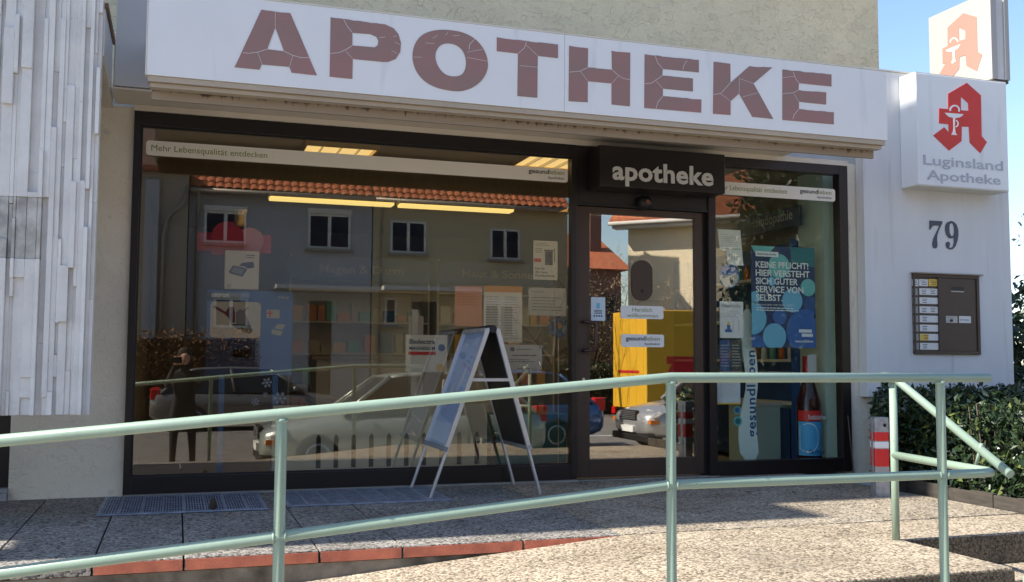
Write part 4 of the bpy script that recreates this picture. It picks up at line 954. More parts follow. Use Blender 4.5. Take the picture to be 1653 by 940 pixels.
# upright white brochure rack
e = empty('brochure_rack', P(672, 570, Y=.28), 'narrow upright rack with white brochures behind the magnesium poster', 'brochure rack')
b = MB(); a = P(664, 575, Y=.28); c = P(681, 500, Y=.28)
for k in range(4): b.box((a.x+.012*k, .28+.015*k, .62), (a.x+.012*k+.05, .284+.015*k, c.z-.02*k))
b.build('brochures', M['paper'], e)
b = MB(); b.box((a.x-.01, .345, .6), (a.x+.11, .36, c.z-.05)); b.box((a.x-.01, .27, .592), (a.x+.11, .345, .618)); b.build('rack', M['alu'], e)
# shelving at the back with medicine boxes and category signs
def shelf_unit(x0, x1, y, label, sign, seed):
    e = empty('medicine_shelf', ((x0+x1)/2, y, 0), label, 'shelf', 'shelves at the back of the shop')
    b = MB(); b.box((x0, y+.35, -.03), (x1, y+.37, 2.2)); b.box((x0, y, -.03), (x0+.02, y+.35, 2.2)); b.box((x1-.02, y, -.03), (x1, y+.35, 2.2)); b.build('carcass', M['shelf'], e)
    for k in range(5): b = MB(); z = .25+k*.38; b.box((x0+.02, y, z), (x1-.02, y+.35, z+.02)); b.build('shelf_board', M['shelf'], e)
    b = MB(); b.box((x0, y-.03, 1.90), (x1, y-.01, 2.18)); sg = b.build('category_sign', M['midblue'], e)
    b = MB(); text(b, sign, (x0+(x1-x0)*.2, y-.032, 1.99), XR, ZU, w=(x1-x0)*.6, h=.1, off=.01, cap=.73); b.build('lettering', M['inklight'], sg)
    rr = random.Random(seed)
    for k in range(4):
        xx = x0+.05
        while xx < x1-.16:
            ww = rr.uniform(.07, .16); hh = rr.uniform(.08, .26)
            cn = rr.choice(['white', 'grey', 'teal', 'salmon', 'yellow', 'blue', 'orange'])
            o = MB().box((xx, y+.03, .275+k*.38), (xx+ww, y+.15, .275+k*.38+hh)).build('medicine_box', M[{'white': 'paper', 'grey': 'papergrey'}.get(cn, cn)])
            tag(o, ('tall ' if hh > .17 else 'flat ')+cn+' carton on the '+('lowest', 'second', 'third', 'top')[k]+' board under the '+sign+' sign', 'medicine box', 'medicine boxes on the '+sign+' shelf')
            xx += ww+rr.uniform(.01, .08)
shelf_unit(1.25, 2.95, 4.6, 'white shelf full of cartons under the Magen & Darm sign', 'Magen & Darm', 1)
shelf_unit(3.05, 4.6, 4.6, 'white shelf full of cartons under the Haut & Sonne sign', 'Haut & Sonne', 2)
# sales counter
b = MB(); b.box((1.4, 3.2, -.03), (3.6, 3.7, .95)); ct = empty('sales_counter', (2.5, 3.4, 0), 'white sales counter inside the shop', 'counter'); b.build('body', M['shelf'], ct); b = MB(); b.box((1.35, 3.15, .952), (3.65, 3.75, .99)); b.build('worktop', M['floor_in'], ct)
# homeopathy sign over the dark shelf along the side wall
SX = 5.40
e = empty('category_sign', (SX, 1.25, 2.2), 'dark navy Homöopathie sign on the side wall behind the narrow window', 'sign')
zt1, zb1 = P(1291, 331, X=SX), P(1291, 363, X=SX); yn = zt1.y; yf = P(1160, 372, X=SX).y
b = MB(); b.box((SX, yn, zb1.z), (SX+.02, yf, zt1.z)); b.build('board', M['navy'], e)
b = MB(); text(b, 'Homöopathie', (SX-.002, yn+(yf-yn)*.58, zb1.z+.07), Vector((0, -1, 0)), ZU, w=(yf-yn)*.50, h=(zt1.z-zb1.z)*.55, off=.01, cap=.73); b.build('lettering', M['papergrey'], e)
e = empty('side_shelf', (5.5, 1.5, 0), 'dark shelf with small bottles under the Homöopathie sign', 'shelf')
b = MB(); b.box((5.60, .56, 0), (5.635, 2.9, 2.10)); b.box((5.42, .56, 0), (5.599, .58, 2.10)); b.box((5.42, 2.88, 0), (5.599, 2.9, 2.10)); b.build('carcass', M['midblue'], e)
for z in (.55, .95, 1.35, 1.75): b = MB(); b.box((5.42, .581, z), (5.599, 2.879, z+.025)); b.build('shelf_board', M['shelf'], e)
b = MB(); b.box((5.41, .60, .02), (5.425, 2.86, .52)); b.build('drawer_front', M['navy'], e)
for zi, z in enumerate((.975, 1.375, 1.775)):
    for k in range(9):
        m_ = ('white', 'amber', 'teal')[(k+zi) % 3]
        o = MB().lathe([(.028, 0), (.028, .10), (.014, .12), (.014, .15)], (5.50, .70+k*.15, z+.001), 10).build('remedy_bottle', {'white': M['paper'], 'amber': M['amber'], 'teal': M['teal']}[m_])
        tag(o, m_+' bottle on the '+('lower', 'middle', 'upper')[zi]+' board of the dark shelf under the Homöopathie sign', 'bottle', 'remedy bottles on the dark shelf')
# white cabinet behind the narrow window
b = MB(); a = P(1240, 738, Y=.75); c = P(1300, 655, Y=.75); b.box((a.x-.15, .75, .0), (c.x+.25, 1.2, c.z)); cb = empty('white_cabinet', (5.1, .9, 0), 'pale low cabinet standing behind the juice bottle', 'cabinet'); b.build('body', M['green_in'], cb, bevel=.005)
b = MB(); b.box((a.x-.17, .735, c.z+.002), (c.x+.27, 1.22, c.z+.03)); b.build('top', M['shelf'], cb)
# wavy standing banner with vertical wordmark
GY = .10
e = empty('standing_banner', P(1210, 740, Y=GY), 'tall wavy pale banner with vertical blue lettering', 'banner')
pl_ = [(1196,742),(1191,700),(1197,660),(1206,620),(1200,580),(1196,545),(1199,500),(1214,500),(1216,545),(1222,580),(1224,620),(1219,660),(1222,700),(1226,742)]
b = MB(); b.poly([[P(x, y, Y=GY) for x, y in smooth_loop(pl_, 1)]], (0, .006, 0)); b.build('sheet', mat('pale_green_card', (.70, .78, .74), .6), e)
b = MB(); a = P(1220, 706, Y=GY-.002); c = P(1219, 566, Y=GY-.002)
text(b, 'gesundleben', (a.x, GY-.002, a.z), ZU, -XR, w=(c.z-a.z), h=.085, off=.02, sp=1.1, cap=.73); b.build('lettering', M['midblue'], e)
for (x, y, r, m) in ((1190, 662, .036, 'blue'), (1191, 680, .042, 'dteal')):
    c = P(x, y, Y=GY-.004); b = MB(); b.lathe([(r, 0), (r, -.002)], (c.x, GY-.003, c.z), 24, 'Y'); o = b.build('round_badge', M['teal'], e); b = MB(); b.lathe([(r*.6, 0), (r*.6, -.002)], (c.x, GY-.0055, c.z), 24, 'Y'); b.build('badge_centre', M[m], o)
# big juice bottle display with a girl's head on the label
JX = P(1306, 737, Y=.16).x; JZ = .118; r = .105
jb = empty('juice_bottle', (JX+.04, .16, 0), 'giant red juice bottle with blue label in the narrow window', 'bottle display')
c0 = (JX+.03, .20, .0)
zt = lambda y: P(1306, y, Y=.12).z
b = MB(); b.lathe([(r, .02), (r+.004, .05), (r+.004, zt(668)), (r, zt(650)), (r*.72, zt(630)), (r*.50, zt(615)), (r*.42, zt(605)), (r*.40, zt(580))], c0, 28); b.build('glass_body', M['bottle'], jb)
b = MB(); b.lathe([(r*.44, zt(612)), (r*.46, zt(606)), (r*.46, zt(577)), (r*.40, zt(575))], c0, 24); b.build('cap', M['cap'], jb)
def wrap(z0, z1, m, nm, rr_=.0055, a0=-178, a1=-2, lay=0):
    mb = MB(); n = 22; vs = []; fs_ = []
    for i in range(n+1):
        t = R(a0+(a1-a0)*i/n); x_, y_ = c0[0]+(r+rr_+lay)*math.cos(t), c0[1]+(r+rr_+lay)*math.sin(t); vs += [(x_, y_, z0), (x_, y_, z1)]
    for i in range(n): fs_.append((2*i, 2*i+2, 2*i+3, 2*i+1))
    mb.add(vs, fs_, True); return mb.build(nm, m, jb, recalc=False)
wrap(.13, zt(681), M['sky'] if False else mat('label_blue', (.08, .40, .75), .5), 'blue_label'); wrap(zt(680), zt(663), M['redtape'], 'red_label', lay=.0004)
def on_bottle(px, py, lay):
    """flat print just in front of the label: x measured round the bottle"""
    x = P(px, py, Y=.11).x; u = max(-.98, min(.98, (x-c0[0]-.012)/(r+.006)))
    t = -math.pi/2+math.asin(u); return Vector((c0[0]+(r+.006+lay)*math.cos(t), c0[1]+(r+.006+lay)*math.sin(t), P(px, py, Y=.11).z))
def sticker(pts, m, nm, lay):
    mb = MB(); q = [on_bottle(x, y, lay) for x, y in pts]; cen = sum(q, Vector())/len(q); cen += (cen-Vector((c0[0], c0[1], cen.z))).normalized()*.004
    n = len(q); mb.add(q+[cen], [(i, (i+1) % n, n) for i in range(n)], False); mb.build(nm, m, jb, recalc=False)
ell = lambda cx, cy_, rx, ry, n=22: [(cx+rx*math.cos(2*math.pi*i/n), cy_+ry*math.sin(2*math.pi*i/n)) for i in range(n)]
sticker(ell(1308, 707, 13, 24), M['wtext'], 'label_field', .001)
b = MB(); a = P(1291, 676, Y=.09); text(b, 'Rotbäckchen', (c0[0]-.082, .0845, zt(677)), XR, ZU, w=.175, h=.042, off=.01, cap=.73); b.build('lettering', M['wtext'], jb)
b = MB(); text(b, 'Das Original', (c0[0]-.075, .0845, .15), XR, ZU, w=.15, h=.04, off=.01, cap=.73); b.build('small_lettering', M['midblue'], jb)
b = MB(); a = P(1304, 606, Y=.09); b.box((a.x, .088, a.z), (a.x+.09, .092, zt(573))); b.build('neck_tag', M['papergrey'], jb)
b = MB(); b.lathe([(.13, 0), (.13, .02)], c0, 24); b.build('foot', M['shelf'], jb)
b = MB(); b.box((4.30, .09, -.028), (5.49, .70, .0)); tag(b.build('display_floor', M['floor_in']), 'beige window floor under the juice bottle', 'display plinth')
# leaning pale green tray
b = MB(); a = P(1330, 735, Y=.25); c = P(1350, 665, Y=.25)
b.add([(a.x, .25, .01), (a.x+.16, .30, .04), (a.x+.16, .42, c.z-.02), (a.x-.02, .37, c.z)], [(0, 1, 2, 3)]); o = b.build('leaning_tray', M['green_in'])
so2 = o.modifiers.new('thick', 'SOLIDIFY'); so2.thickness = .02
tag(o, 'pale green tray leaning beside the juice bottle', 'tray')

# ================================================================ FORECOURT OBJECTS
# folding sign
af = empty('sandwich_board', (2.1, -.42, 0), 'aluminium folding sign with blue sheeted panels standing on the walkway', 'sandwich board')
AY0, AY1, AT = -.72, -.10, 1.165
def aframe(side):
    tx, bx = (2.085, 1.675) if side < 0 else (2.145, 2.478)
    T0, B0 = Vector((tx, 0, AT)), Vector((bx, 0, 0)); dv = (B0-T0).normalized(); nv = Vector((-dv.z, 0, dv.x))*(-1 if side > 0 else 1)   # outward
    if nv.x*side < 0: nv = -nv
    hyp = (B0-T0).length; lb = .33/abs(dv.z); LL = hyp-lb
    pt = lambda s, y, o=0: Vector((T0.x, y, T0.z))+dv*s+nv*o
    for y in (AY0+.016, AY1-.016):
        b = MB(); b.bar(pt(-.01, y), pt(hyp, y), .030, .018, up=nv); b.build('leg', M['alu'], af, bevel=.003)
    b = MB()
    b.bar(pt(.01, AY0+.03, .012), pt(.01, AY1-.03, .012), .03, .022, up=nv); b.build('rail', M['zinc'], af, bevel=.002); b = MB(); b.bar(pt(LL, AY0-.004, .012), pt(LL, AY1+.004, .012), .034, .026, up=nv); b.build('rail', M['zinc'] if side > 0 else mat('grey_clamp_rail', (.20, .22, .25), .5), af, bevel=.002)
    for y0, y1 in ((AY0, AY0+.034), (AY1-.034, AY1)):
        b = MB(); b.bar(pt(.0, (y0+y1)/2, .013), pt(LL, (y0+y1)/2, .013), .034, .016, up=nv); b.build('snap_frame', M['alu'], af, bevel=.002)
    b = MB(); q4 = [pt(.02, AY0+.03, .002), pt(.02, AY1-.03, .002), pt(LL-.015, AY1-.03, .002), pt(LL-.015, AY0+.03, .002)]
    b.poly([q4], -nv*.004)
    pan = b.build('panel', M['black'] if side > 0 else M['apost'], af)
    b = MB(); q4 = [pt(.02, AY0+.03, .0075), pt(.02, AY1-.03, .0075), pt(LL-.015, AY1-.03, .0075), pt(LL-.015, AY0+.03, .0075)]; b.add(q4, [(0, 1, 2, 3)]); b.build('cover_sheet', M['fgloss'], pan, recalc=False)
    if side < 0:
        def on(u, v, l=1): return pt(.02+(LL-.04)*v, AY1-.03+(AY0-AY1+.06)*u, .002+.001*l)
        b = MB(); b.poly([[on(x, y) for x, y in ((.62,.30),(.70,.28),(.68,.42),(.60,.58),(.52,.60))]], nv*-.0008); b.poly([[on(x, y) for x, y in ((.28,.48),(.33,.44),(.36,.62),(.30,.70),(.25,.66))]], nv*-.0008); b.build('pale_print', M['apale'], pan)
        b = MB(); b.poly([[on(x, y) for x, y in ((.0,.82),(1,.80),(1,.98),(0,.98))]], nv*-.0008); b.poly([[on(x, y) for x, y in ((.2,.06),(.8,.05),(.78,.11),(.22,.12))]], nv*-.0008); b.build('lower_print', M['apost2'], pan)
M['apost'] = mat('blue_grey_poster', (.34, .47, .68), .6, var=.12, vscale=4)
M['apost2'] = mat('pale_blue_poster', (.46, .58, .72), .6)
M['apale'] = mat('cream_poster_print', (.62, .64, .64), .6)
aframe(-1); aframe(1)
b = MB(); b.tube([(2.115, AY0-.002, AT+.004), (2.115, AY1+.002, AT+.004)], .028, 14); b.build('hinge', M['black'], af)
for y in (AY0+.016, AY1-.016):
    b = MB(); b.bar((1.965, y, .81), (2.242, y, .81), .012, .022); b.build('spreader', M['alu'], af)

# drain gratings in the paving in front of the wide window
def grating(x0, x1, y0, y1, label, seed):
    e = empty('floor_grating', ((x0+x1)/2, (y0+y1)/2, 0), label, 'grating', 'light shaft gratings in the paving')
    b = MB(); t = .022
    b.box((x0, y0, .0015), (x1, y0+t, .010)); b.box((x0, y1-t, .0015), (x1, y1, .010)); b.box((x0, y0+t, .0015), (x0+t, y1-t, .010)); b.box((x1-t, y0+t, .0015), (x1, y1-t, .010)); b.build('frame', M['grate'], e)
    b = MB(); n = int((x1-x0-.04)/.0165)
    for k in range(n): x = x0+t+.004+k*(x1-x0-2*t)/n; b.box((x, y0+t, .003), (x+.0075, y1-t, .0095))
    n = 9
    for k in range(1, n): y = y0+(y1-y0)*k/n; b.box((x0+t, y-.002, .002), (x1-t, y+.002, .0078))
    for k in range(1, 8): x = x0+(x1-x0)*k/8; b.box((x-.006, y0+t, .002), (x+.006, y1-t, .0103))
    b.build('bars', M['grate'], e)
    b = MB(); b.box((x0+.01, y0+.01, .0006), (x1-.01, y1-.01, .0014)); b.build('shaft_bottom', mat('dark_shaft', (.035, .04, .05), .9) if 'dark_shaft' not in D.materials else D.materials['dark_shaft'], e)
grating(-.43, .575, -.92, -.10, 'blue grey steel grating in the paving with a small brown cone on it', 1)
grating(.70, 1.79, -.85, -.10, 'steel grating in the paving under the feet of the folding sign', 2)
c = P(344, 820, Z=.02); b = MB(); b.lathe([(.012, -.012), (.022, 0), (.024, .02), (.018, .04), (.008, .052)], (c.x, c.y, .022), 12)
tag(b.build('pine_cone', mat('brown_cone', (.05, .032, .02), .9, bump=.8, bscale=90)), 'small brown cone lying on a steel grating', 'cone')

# handrails
HY, HR = -3.815, .0208
TZ, MZ = .878, .448
fx, fy = P(1450, 870, Z=0).x-.02, -2.955
hr = empty('handrail', (1.9, HY, 0), 'long mint green tubular handrail along the sloping ramp', 'handrail')
xl = -3.2; s0 = .0845; XK = 1.905
b = MB(); b.tube([(xl, HY, TZ-(XK-xl)*s0), (XK, HY, TZ), (3.515, HY, TZ)], HR, 18); b.build('top_rail', M['rail'], hr)
b = MB(); b.tube([(xl, HY, MZ-(XK-xl)*s0), (XK, HY, MZ), (3.46, HY, MZ), (3.525, HY+.012, MZ), (3.555, HY+.06, MZ), (3.565, HY+.14, MZ), (fx, fy, MZ)], HR*.97, 18); b.build('mid_rail', M['rail'], hr)
for x in (-1.2, .362, XK, 3.245):
    zt_ = TZ-max(0, XK-x)*s0
    b = MB(); b.tube([(x, HY, -.72), (x, HY, zt_-.006)], HR*.98, 18, caps=False); p_ = b.build('post', M['rail'], hr)
    zm_ = MZ-max(0, XK-x)*s0
    for sg in (-1, 1):
        zz = zm_+(sg*.024*s0 if x < XK or sg < 0 else 0)
        b = MB(); b.tube([(x+sg*.016, HY, zz), (x+sg*.021, HY, zz), (x+sg*.026, HY, zz)], [HR*1.03, HR*1.13, HR*.99], 14); b.build('weld_bead', M['rail'], p_)
    b = MB(); b.tube([(x, HY, zt_-.030), (x, HY, zt_-.024), (x, HY, zt_-.016)], [HR*.99, HR*1.14, HR*1.08], 14); b.build('weld_bead', M['rail'], p_)
sr = empty('handrail', (fx, fy, 0), 'short pale green handrail descending over the steps behind the long one', 'handrail')
b = MB(); b.tube([(fx, fy, -.01), (fx, fy, .855)], HR*.98, 18); b.build('post', M['rail'], sr)
b = MB(); b.tube([(fx-.07, fy+.0, TZ-.008), (fx-.03, fy, TZ-.008), (fx, fy-.02, TZ-.022), tuple(P(1631, 766, X=fx-.09))], HR, 18); b.build('top_rail', M['rail'], sr)
b = MB(); b.tube([(fx-.075, -3.62, MZ+.01), (fx-.075, -3.66, .565)], .008, 10); b.build('bracket', M['rail'], sr)
c = P(1650, 935, Y=-4.05)
b = MB(); b.tube([(c.x+.03, c.y, -.6), (c.x+.03, c.y, c.z), (c.x+.10, c.y, c.z+.045), (c.x+.6, c.y, c.z+.05)], HR, 16); tag(b.build('handrail', M['rail']), 'cropped end of a green handrail at the foot of the steps', 'handrail')

# bollard
bo = empty('bollard', (4.80, -1.43, 0), 'square galvanised bollard with red and white reflective tape', 'bollard')
ang = Matrix.Translation((4.80, -1.43, 0)) @ Matrix.Rotation(R(-18), 4, 'Z')
b = MB(); b.box((-.05, -.05, -.02), (.05, .05, .555), ang); b.box((-.054, -.015, .02), (-.0505, .015, .54), ang); b.build('post', M['zinc'], bo, bevel=.01)
for z0, z1, m in ((.205, .335, 'redtape'), (.336, .385, 'whitetape'), (.386, .455, 'redtape')):
    b = MB(); b.box((-.0522, -.0522, z0), (.0522, .0522, z1), ang); b.build('tape_band', M[m], bo, bevel=.008)
b = MB(); b.lathe([(.012, 0), (.012, -.004)], tuple(ang @ Vector((.02, -.051, .50))), 10, 'Y'); b.build('bolt', M['black'], bo)

# hedge and timber edging
def leaves(mb, pts, size, rr, up=.3):
    for p in pts:
        d = Vector((rr.gauss(0, 1), rr.gauss(0, 1)-.5, rr.gauss(0, 1)+up)).normalized(); s = d.cross(Vector((rr.gauss(0, 1), rr.gauss(0, 1), rr.gauss(0, 1)))).normalized()
        l = size*rr.uniform(.6, 1.3); wd = l*rr.uniform(.42, .58); n = d.cross(s)*l*.10
        p = Vector(p)
        mb.add([p, p+d*l*.45+s*wd/2+n, p+d*l, p+d*l*.45-s*wd/2+n], [(0, 1, 2), (0, 2, 3)])
rr = random.Random(3)
def hedge_pts(n, x0, x1, y0, y1, ztop, z0=.03, depth=.16, face_x=True):
    o = []
    for _ in range(n):
        x = rr.uniform(x0, x1); y = rr.uniform(y0, y1); z = rr.uniform(z0, 1); top = ztop(x, y)
        k = rr.random(); dd = abs(rr.gauss(0, depth*.6))
        if k < .42: y = y0+dd; z = z0+(top-z0)*rr.random()
        elif k < .62: x = x0+dd; z = z0+(top-z0)*rr.random()
        else: z = top-dd*.8
        o.append((x, y, min(z, top)))
    return [p for p in o if p[0] > .778*(7.5+p[1])+.04]
bump2 = lambda x, y: .04*math.sin(x*9+y*4)+.03*math.sin(x*17-y*11)
hd = empty('laurel_hedge', (6.3, -1, 0), 'dense dark green laurel hedge below the white panel', 'hedge')
b = MB(); leaves(b, hedge_pts(13000, 5.25, 8.2, -1.45, -.18, lambda x, y: .70+bump2(x, y)), .062, rr); leaves(b, hedge_pts(5500, 5.0, 6.1, -1.2, -.15, lambda x, y: .60+bump2(x, y)), .062, rr)
leaves(b, hedge_pts(9500, 5.28, 8.0, -2.7, -1.4, lambda x, y: .56+.10*(y+2.7)+bump2(x, y)), .064, rr)
b.build('foliage', M['hedgeleaf'], hd, recalc=False)
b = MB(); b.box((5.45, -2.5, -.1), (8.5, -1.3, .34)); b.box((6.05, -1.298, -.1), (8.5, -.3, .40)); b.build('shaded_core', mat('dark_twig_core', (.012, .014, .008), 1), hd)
b = MB()
for k in range(140):
    x, y = rr.uniform(5.3, 7.6), rr.uniform(-2.5, -.3); b.tube([(x, y, 0), (x+rr.uniform(-.1, .1), y+rr.uniform(-.12, .05), rr.uniform(.4, .72))], .005, 5, caps=False)
b.build('twigs', M['bark'], hd)
b = MB(); leaves(b, hedge_pts(700, 5.25, 8.0, -2.7, -.2, lambda x, y: .60+bump2(x, y), depth=.05), .075, rr, .8); b.build('leaves', leaf_mat('fresh_yellow_green_leaves', (.05, .085, .02), (.16, .19, .05), .4), hd, recalc=False)
for k in range(16):
    x, y = (rr.uniform(3.9, 5.05), rr.uniform(-2.3, -.5)) if k < 9 else (rr.uniform(-.6, 3.4), rr.uniform(-2.2, -1.0))
    a = rr.uniform(0, 6.3); c_, s_ = math.cos(a)*.028, math.sin(a)*.028; b = MB()
    b.poly([[(x-c_, y-s_, .006), (x+s_*.45, y-c_*.45, .010), (x+c_, y+s_, .012), (x-s_*.45, y+c_*.45, .005)]], (0, 0, -.001))
    tag(b.build('dry_leaf', M['brownleaf']), 'small dry brown leaf lying on the pebbled paving', 'leaf', 'dry leaves scattered on the paving')
te = empty('timber_edging', (5.12, -2, 0), 'low grey timber edging along the foot of the laurel hedge', 'edging')
b = MB()
for k in range(8): b.box((5.13+.004*(k%2), -2.95+k*.205, -.05), (5.17, -2.7475+k*.205, .085+rnd.uniform(-.008, .008)))
b.box((4.98, -1.30, -.05), (5.17, -1.26, .085)); b.build('boards', M['timber'], te, bevel=.004)
# taller dark shrub to the right
ds = empty('dark_shrub', (9.6, .2, 0), 'tall dark evergreen shrub beyond the white panel', 'shrub')
b = MB(); pts = []
for _ in range(6500):
    a = rr.uniform(0, 2*math.pi); e_ = math.acos(rr.uniform(-1, 1)); k = rr.uniform(.72, 1)*(1+.13*math.sin(5*a+3*e_)+.10*math.sin(11*a-5*e_)); pts.append((9.9+1.9*k*math.sin(e_)*math.cos(a), .6+1.6*k*math.sin(e_)*math.sin(a), 1.02+1.15*k*math.cos(e_)))
leaves(b, pts, .12, rr); b.build('foliage', M['ivyleaf'], ds, recalc=False)
b = MB()
for k in range(7): b.tube([(9.8+.1*k, .6, -.7), (9.4+.17*k, .3+.1*k, .5), (9.2+.25*k, .2+.12*k, 1.5)], [.04, .03, .015], 7)
b.build('stems', M['bark'], ds)

def bare_tree(loc, h, label, seed, m='bark', spread=.5, levels=5, r0=.09, buds=0, group=None, cat='tree'):
    r_ = random.Random(seed); e = empty('bare_tree', loc, label, cat, group)
    tb, bb = MB(), MB(); bp = []
    def grow(p, d, l, r, lev, mb):
        n = 3; pts = [p]; rs = [r]
        for i in range(n):
            d = (d+Vector((r_.gauss(0, .16), r_.gauss(0, .16), r_.gauss(.04, .10)))).normalized(); p = p+d*l/n; pts.append(p); rs.append(r*(1-.4*(i+1)/n))
        mb.tube(pts, rs, 7 if lev < 2 else 4, caps=False)
        if lev >= levels:
            bp.extend(pts[1:]); return
        for k in range(3 if lev else 4):
            ax = Vector((r_.gauss(0, 1), r_.gauss(0, 1), r_.gauss(0, .4))).normalized()
            nd = (d+ax*spread*r_.uniform(.8, 1.6)).normalized()
            grow(pts[-1] if k else pts[-2], nd, l*r_.uniform(.58, .8), rs[-1]*.72, lev+1, bb)
    grow(Vector(loc), Vector((0, 0, 1)), h*.34, r0, 0, tb)
    tb.build('trunk', M[m], e); bb.build('branches', M[m], e)
    if buds:
        mb = MB(); leaves(mb, [p+Vector((r_.gauss(0, .05), r_.gauss(0, .05), r_.gauss(0, .05))) for p in bp for _ in range(buds)], .07, r_)
        mb.build('buds', M['bud'], e, recalc=False)
    return e
M['bud'] = leaf_mat('pale_spring_buds', (.40, .27, .17), (.62, .50, .36), .8)
bare_tree((11.15, 3.2, -.7), 5.4, 'pale budding tree in front of the blue sky beyond the white panel', 4, 'palebark', .55, 5, .07, buds=2)

# ================================================================ ACROSS THE STREET (seen mirrored in the glass)
# unseen house added left of the view to cast the walkway shade
nb = empty('shade_house', (-9, 2, -.7), 'unseen tall house added beyond the left edge to shade the walkway', 'building')
TE = math.tan(R(EL))
H1 = (3.85+5.3)*TE; H2 = (9.8+5.3)*TE-.3
b = MB(); b.box((-13, -1.70, -.7), (-5.3, 7.4, H2)); b.build('wall', M['hgrey'], nb)
b = MB(); b.box((-13.3, -1.65, H2+.002), (-5.32, 7.7, H2+.3)); b.build('roof', M['tiledark'], nb)
b = MB(); b.box((-5.42, -2.30, -.7), (-5.3, -1.702, 3.72)); b.box((-5.42, -2.30, 3.722), (-5.3, -1.95, 4.18)); b.box((-5.42, -2.30, 4.182), (-5.3, -1.702, H1)); b.build('shade_fin', M['hcream'], nb)  # added fin, its opening shaped to let a light patch through

def window(house, x0, x1, z0, z1, Y, n=2, sill=True, lintel=True):
    """casement set in the facade plane facing +Y (towards the shop)"""
    b = MB(); t = .075
    b.box((x0, Y-.05, z0), (x0+t, Y+.03, z1)); b.box((x1-t, Y-.05, z0), (x1, Y+.03, z1)); b.box((x0+t, Y-.05, z0), (x1-t, Y+.03, z0+t)); b.box((x0+t, Y-.05, z1-t), (x1-t, Y+.03, z1))
    for k in range(1, n): xm = x0+(x1-x0)*k/n; b.box((xm-.05, Y-.05, z0+t), (xm+.05, Y+.035, z1-t))
    w_ = b.build('window', M['pvc'], house)
    b = MB(); b.box((x0+t-.01, Y+.003, z0+t-.01), (x1-t+.01, Y+.010, z1-t+.01)); b.build('pane', M['hglass'], w_)
    if sill: b = MB(); b.box((x0-.08, Y+.002, z0-.09), (x1+.08, Y+.16, z0-.004)); b.build('sill', M['gutter'], w_)
    if lintel: b = MB(); b.box((x0-.03, Y+.002, z1+.004), (x1+.03, Y+.09, z1+.16)); b.build('shutter_box', M['pvc'] if n == 2 else M['gutter'], w_)
    return w_
HYF = -24.0
def VX(px, py, Yv=24.0): return P(px, py, Y=Yv)
def vwin(house, px0, py0, px1, py1, **k):
    a, c = VX(px0, py0), VX(px1, py1); return window(house, a.x, c.x, c.z, a.z, HYF, **k)
def row_house(x0, x1, m, label, seed):
    e = empty('row_house', ((x0+x1)/2, HYF-4, -.7), label, 'building', 'row houses across the street')
    b = MB(); b.box((x0, HYF-8, -.7), (x1, HYF, 6.12)); b.add([(x0, HYF-8, 6.12), (x0, HYF, 6.12), (x0, HYF-4, 9.35), (x0+.25, HYF-8, 6.12), (x0+.25, HYF, 6.12), (x0+.25, HYF-4, 9.35)], [(0, 1, 2), (3, 5, 4), (0, 3, 4, 1), (1, 4, 5, 2), (0, 2, 5, 3)])
    b.add([(x1-.25, HYF-8, 6.12), (x1-.25, HYF, 6.12), (x1-.25, HYF-4, 9.35), (x1, HYF-8, 6.12), (x1, HYF, 6.12), (x1, HYF-4, 9.35)], [(0, 1, 2), (3, 5, 4), (0, 3, 4, 1), (1, 4, 5, 2), (0, 2, 5, 3)])
    b.build('wall', m, e)
    # tiles: rows of half-round courses down each slope
    b = MB()
    def slope(sg):
        n = int((x1-x0)/.24); rows_ = 17; y_e = HYF+.35 if sg > 0 else HYF-8.35; y_r = HYF-4
        for r_i in range(rows_):
            if sg < 0 and r_i % 4: continue
            f0, f1 = r_i/rows_, (r_i+1)/rows_ if sg > 0 else (r_i+4)/rows_
            for k in range(n if sg > 0 else 1):
                xa = x0+(x1-x0)*k/n if sg > 0 else x0; xb = x0+(x1-x0)*(k+1)/n if sg > 0 else x1
                vs = []
                for j in range(5):
                    u = j/4; lift = .055*math.sin(math.pi*u)
                    for f, lz in ((f0, .05), (f1+.02, .0)):
                        vs.append((xa+(xb-xa)*u, y_e+(y_r-y_e)*f, 6.0+(9.52-6.0)*f+lift+lz+.03))
                b.add(vs, [(2*j, 2*j+2, 2*j+3, 2*j+1) for j in range(4)], True)
    slope(1); slope(-1)
    rf = b.build('roof', M['tile'], e, recalc=False)
    b = MB(); b.box((x0, HYF-4.15, 9.50), (x1, HYF-3.85, 9.64)); b.build('ridge', M['tiledark'], rf)
    b = MB(); b.tube([(x0, HYF+.42, 5.98), (x1, HYF+.42, 5.98)], .075, 8); b.box((x0, HYF+.002, 5.93), (x1, HYF+.34, 6.02)); gt = b.build('gutter', M['gutter'], e)
    b = MB(); xd = x0+.25; b.tube([(xd, HYF+.42, 5.95), (xd, HYF+.36, 5.7), (xd, HYF+.10, 5.35), (xd, HYF+.10, -.7)], .045, 8); b.build('downpipe', M['gutter'], gt)
    return e
xm = VX(600, 420).x; xe = VX(916, 400).x
ln = empty('plain_house', (-5, -28, -.7), 'tall plain house with drainpipe mirrored at the edge of the wide window', 'building')
xl0 = VX(303, 420).x
b = MB(); b.box((-12, -32, -.7), (xl0-.03, -23.6, 6.45)); b.build('wall', mat('taupe_render', (.36, .32, .26), .9, var=.05), ln)
b = MB(); b.box((-12, -37, -.7), (.6, -32.3, 12.5)); b.build('sky_blocker', D.materials['taupe_render'], ln)  # block added to cover the strip of sky mirrored in the wide window
b = MB(); b.box((-12.2, -32.2, 6.452), (xl0+.02, -23.35, 6.60)); b.build('roof', M['tiledark'], ln)
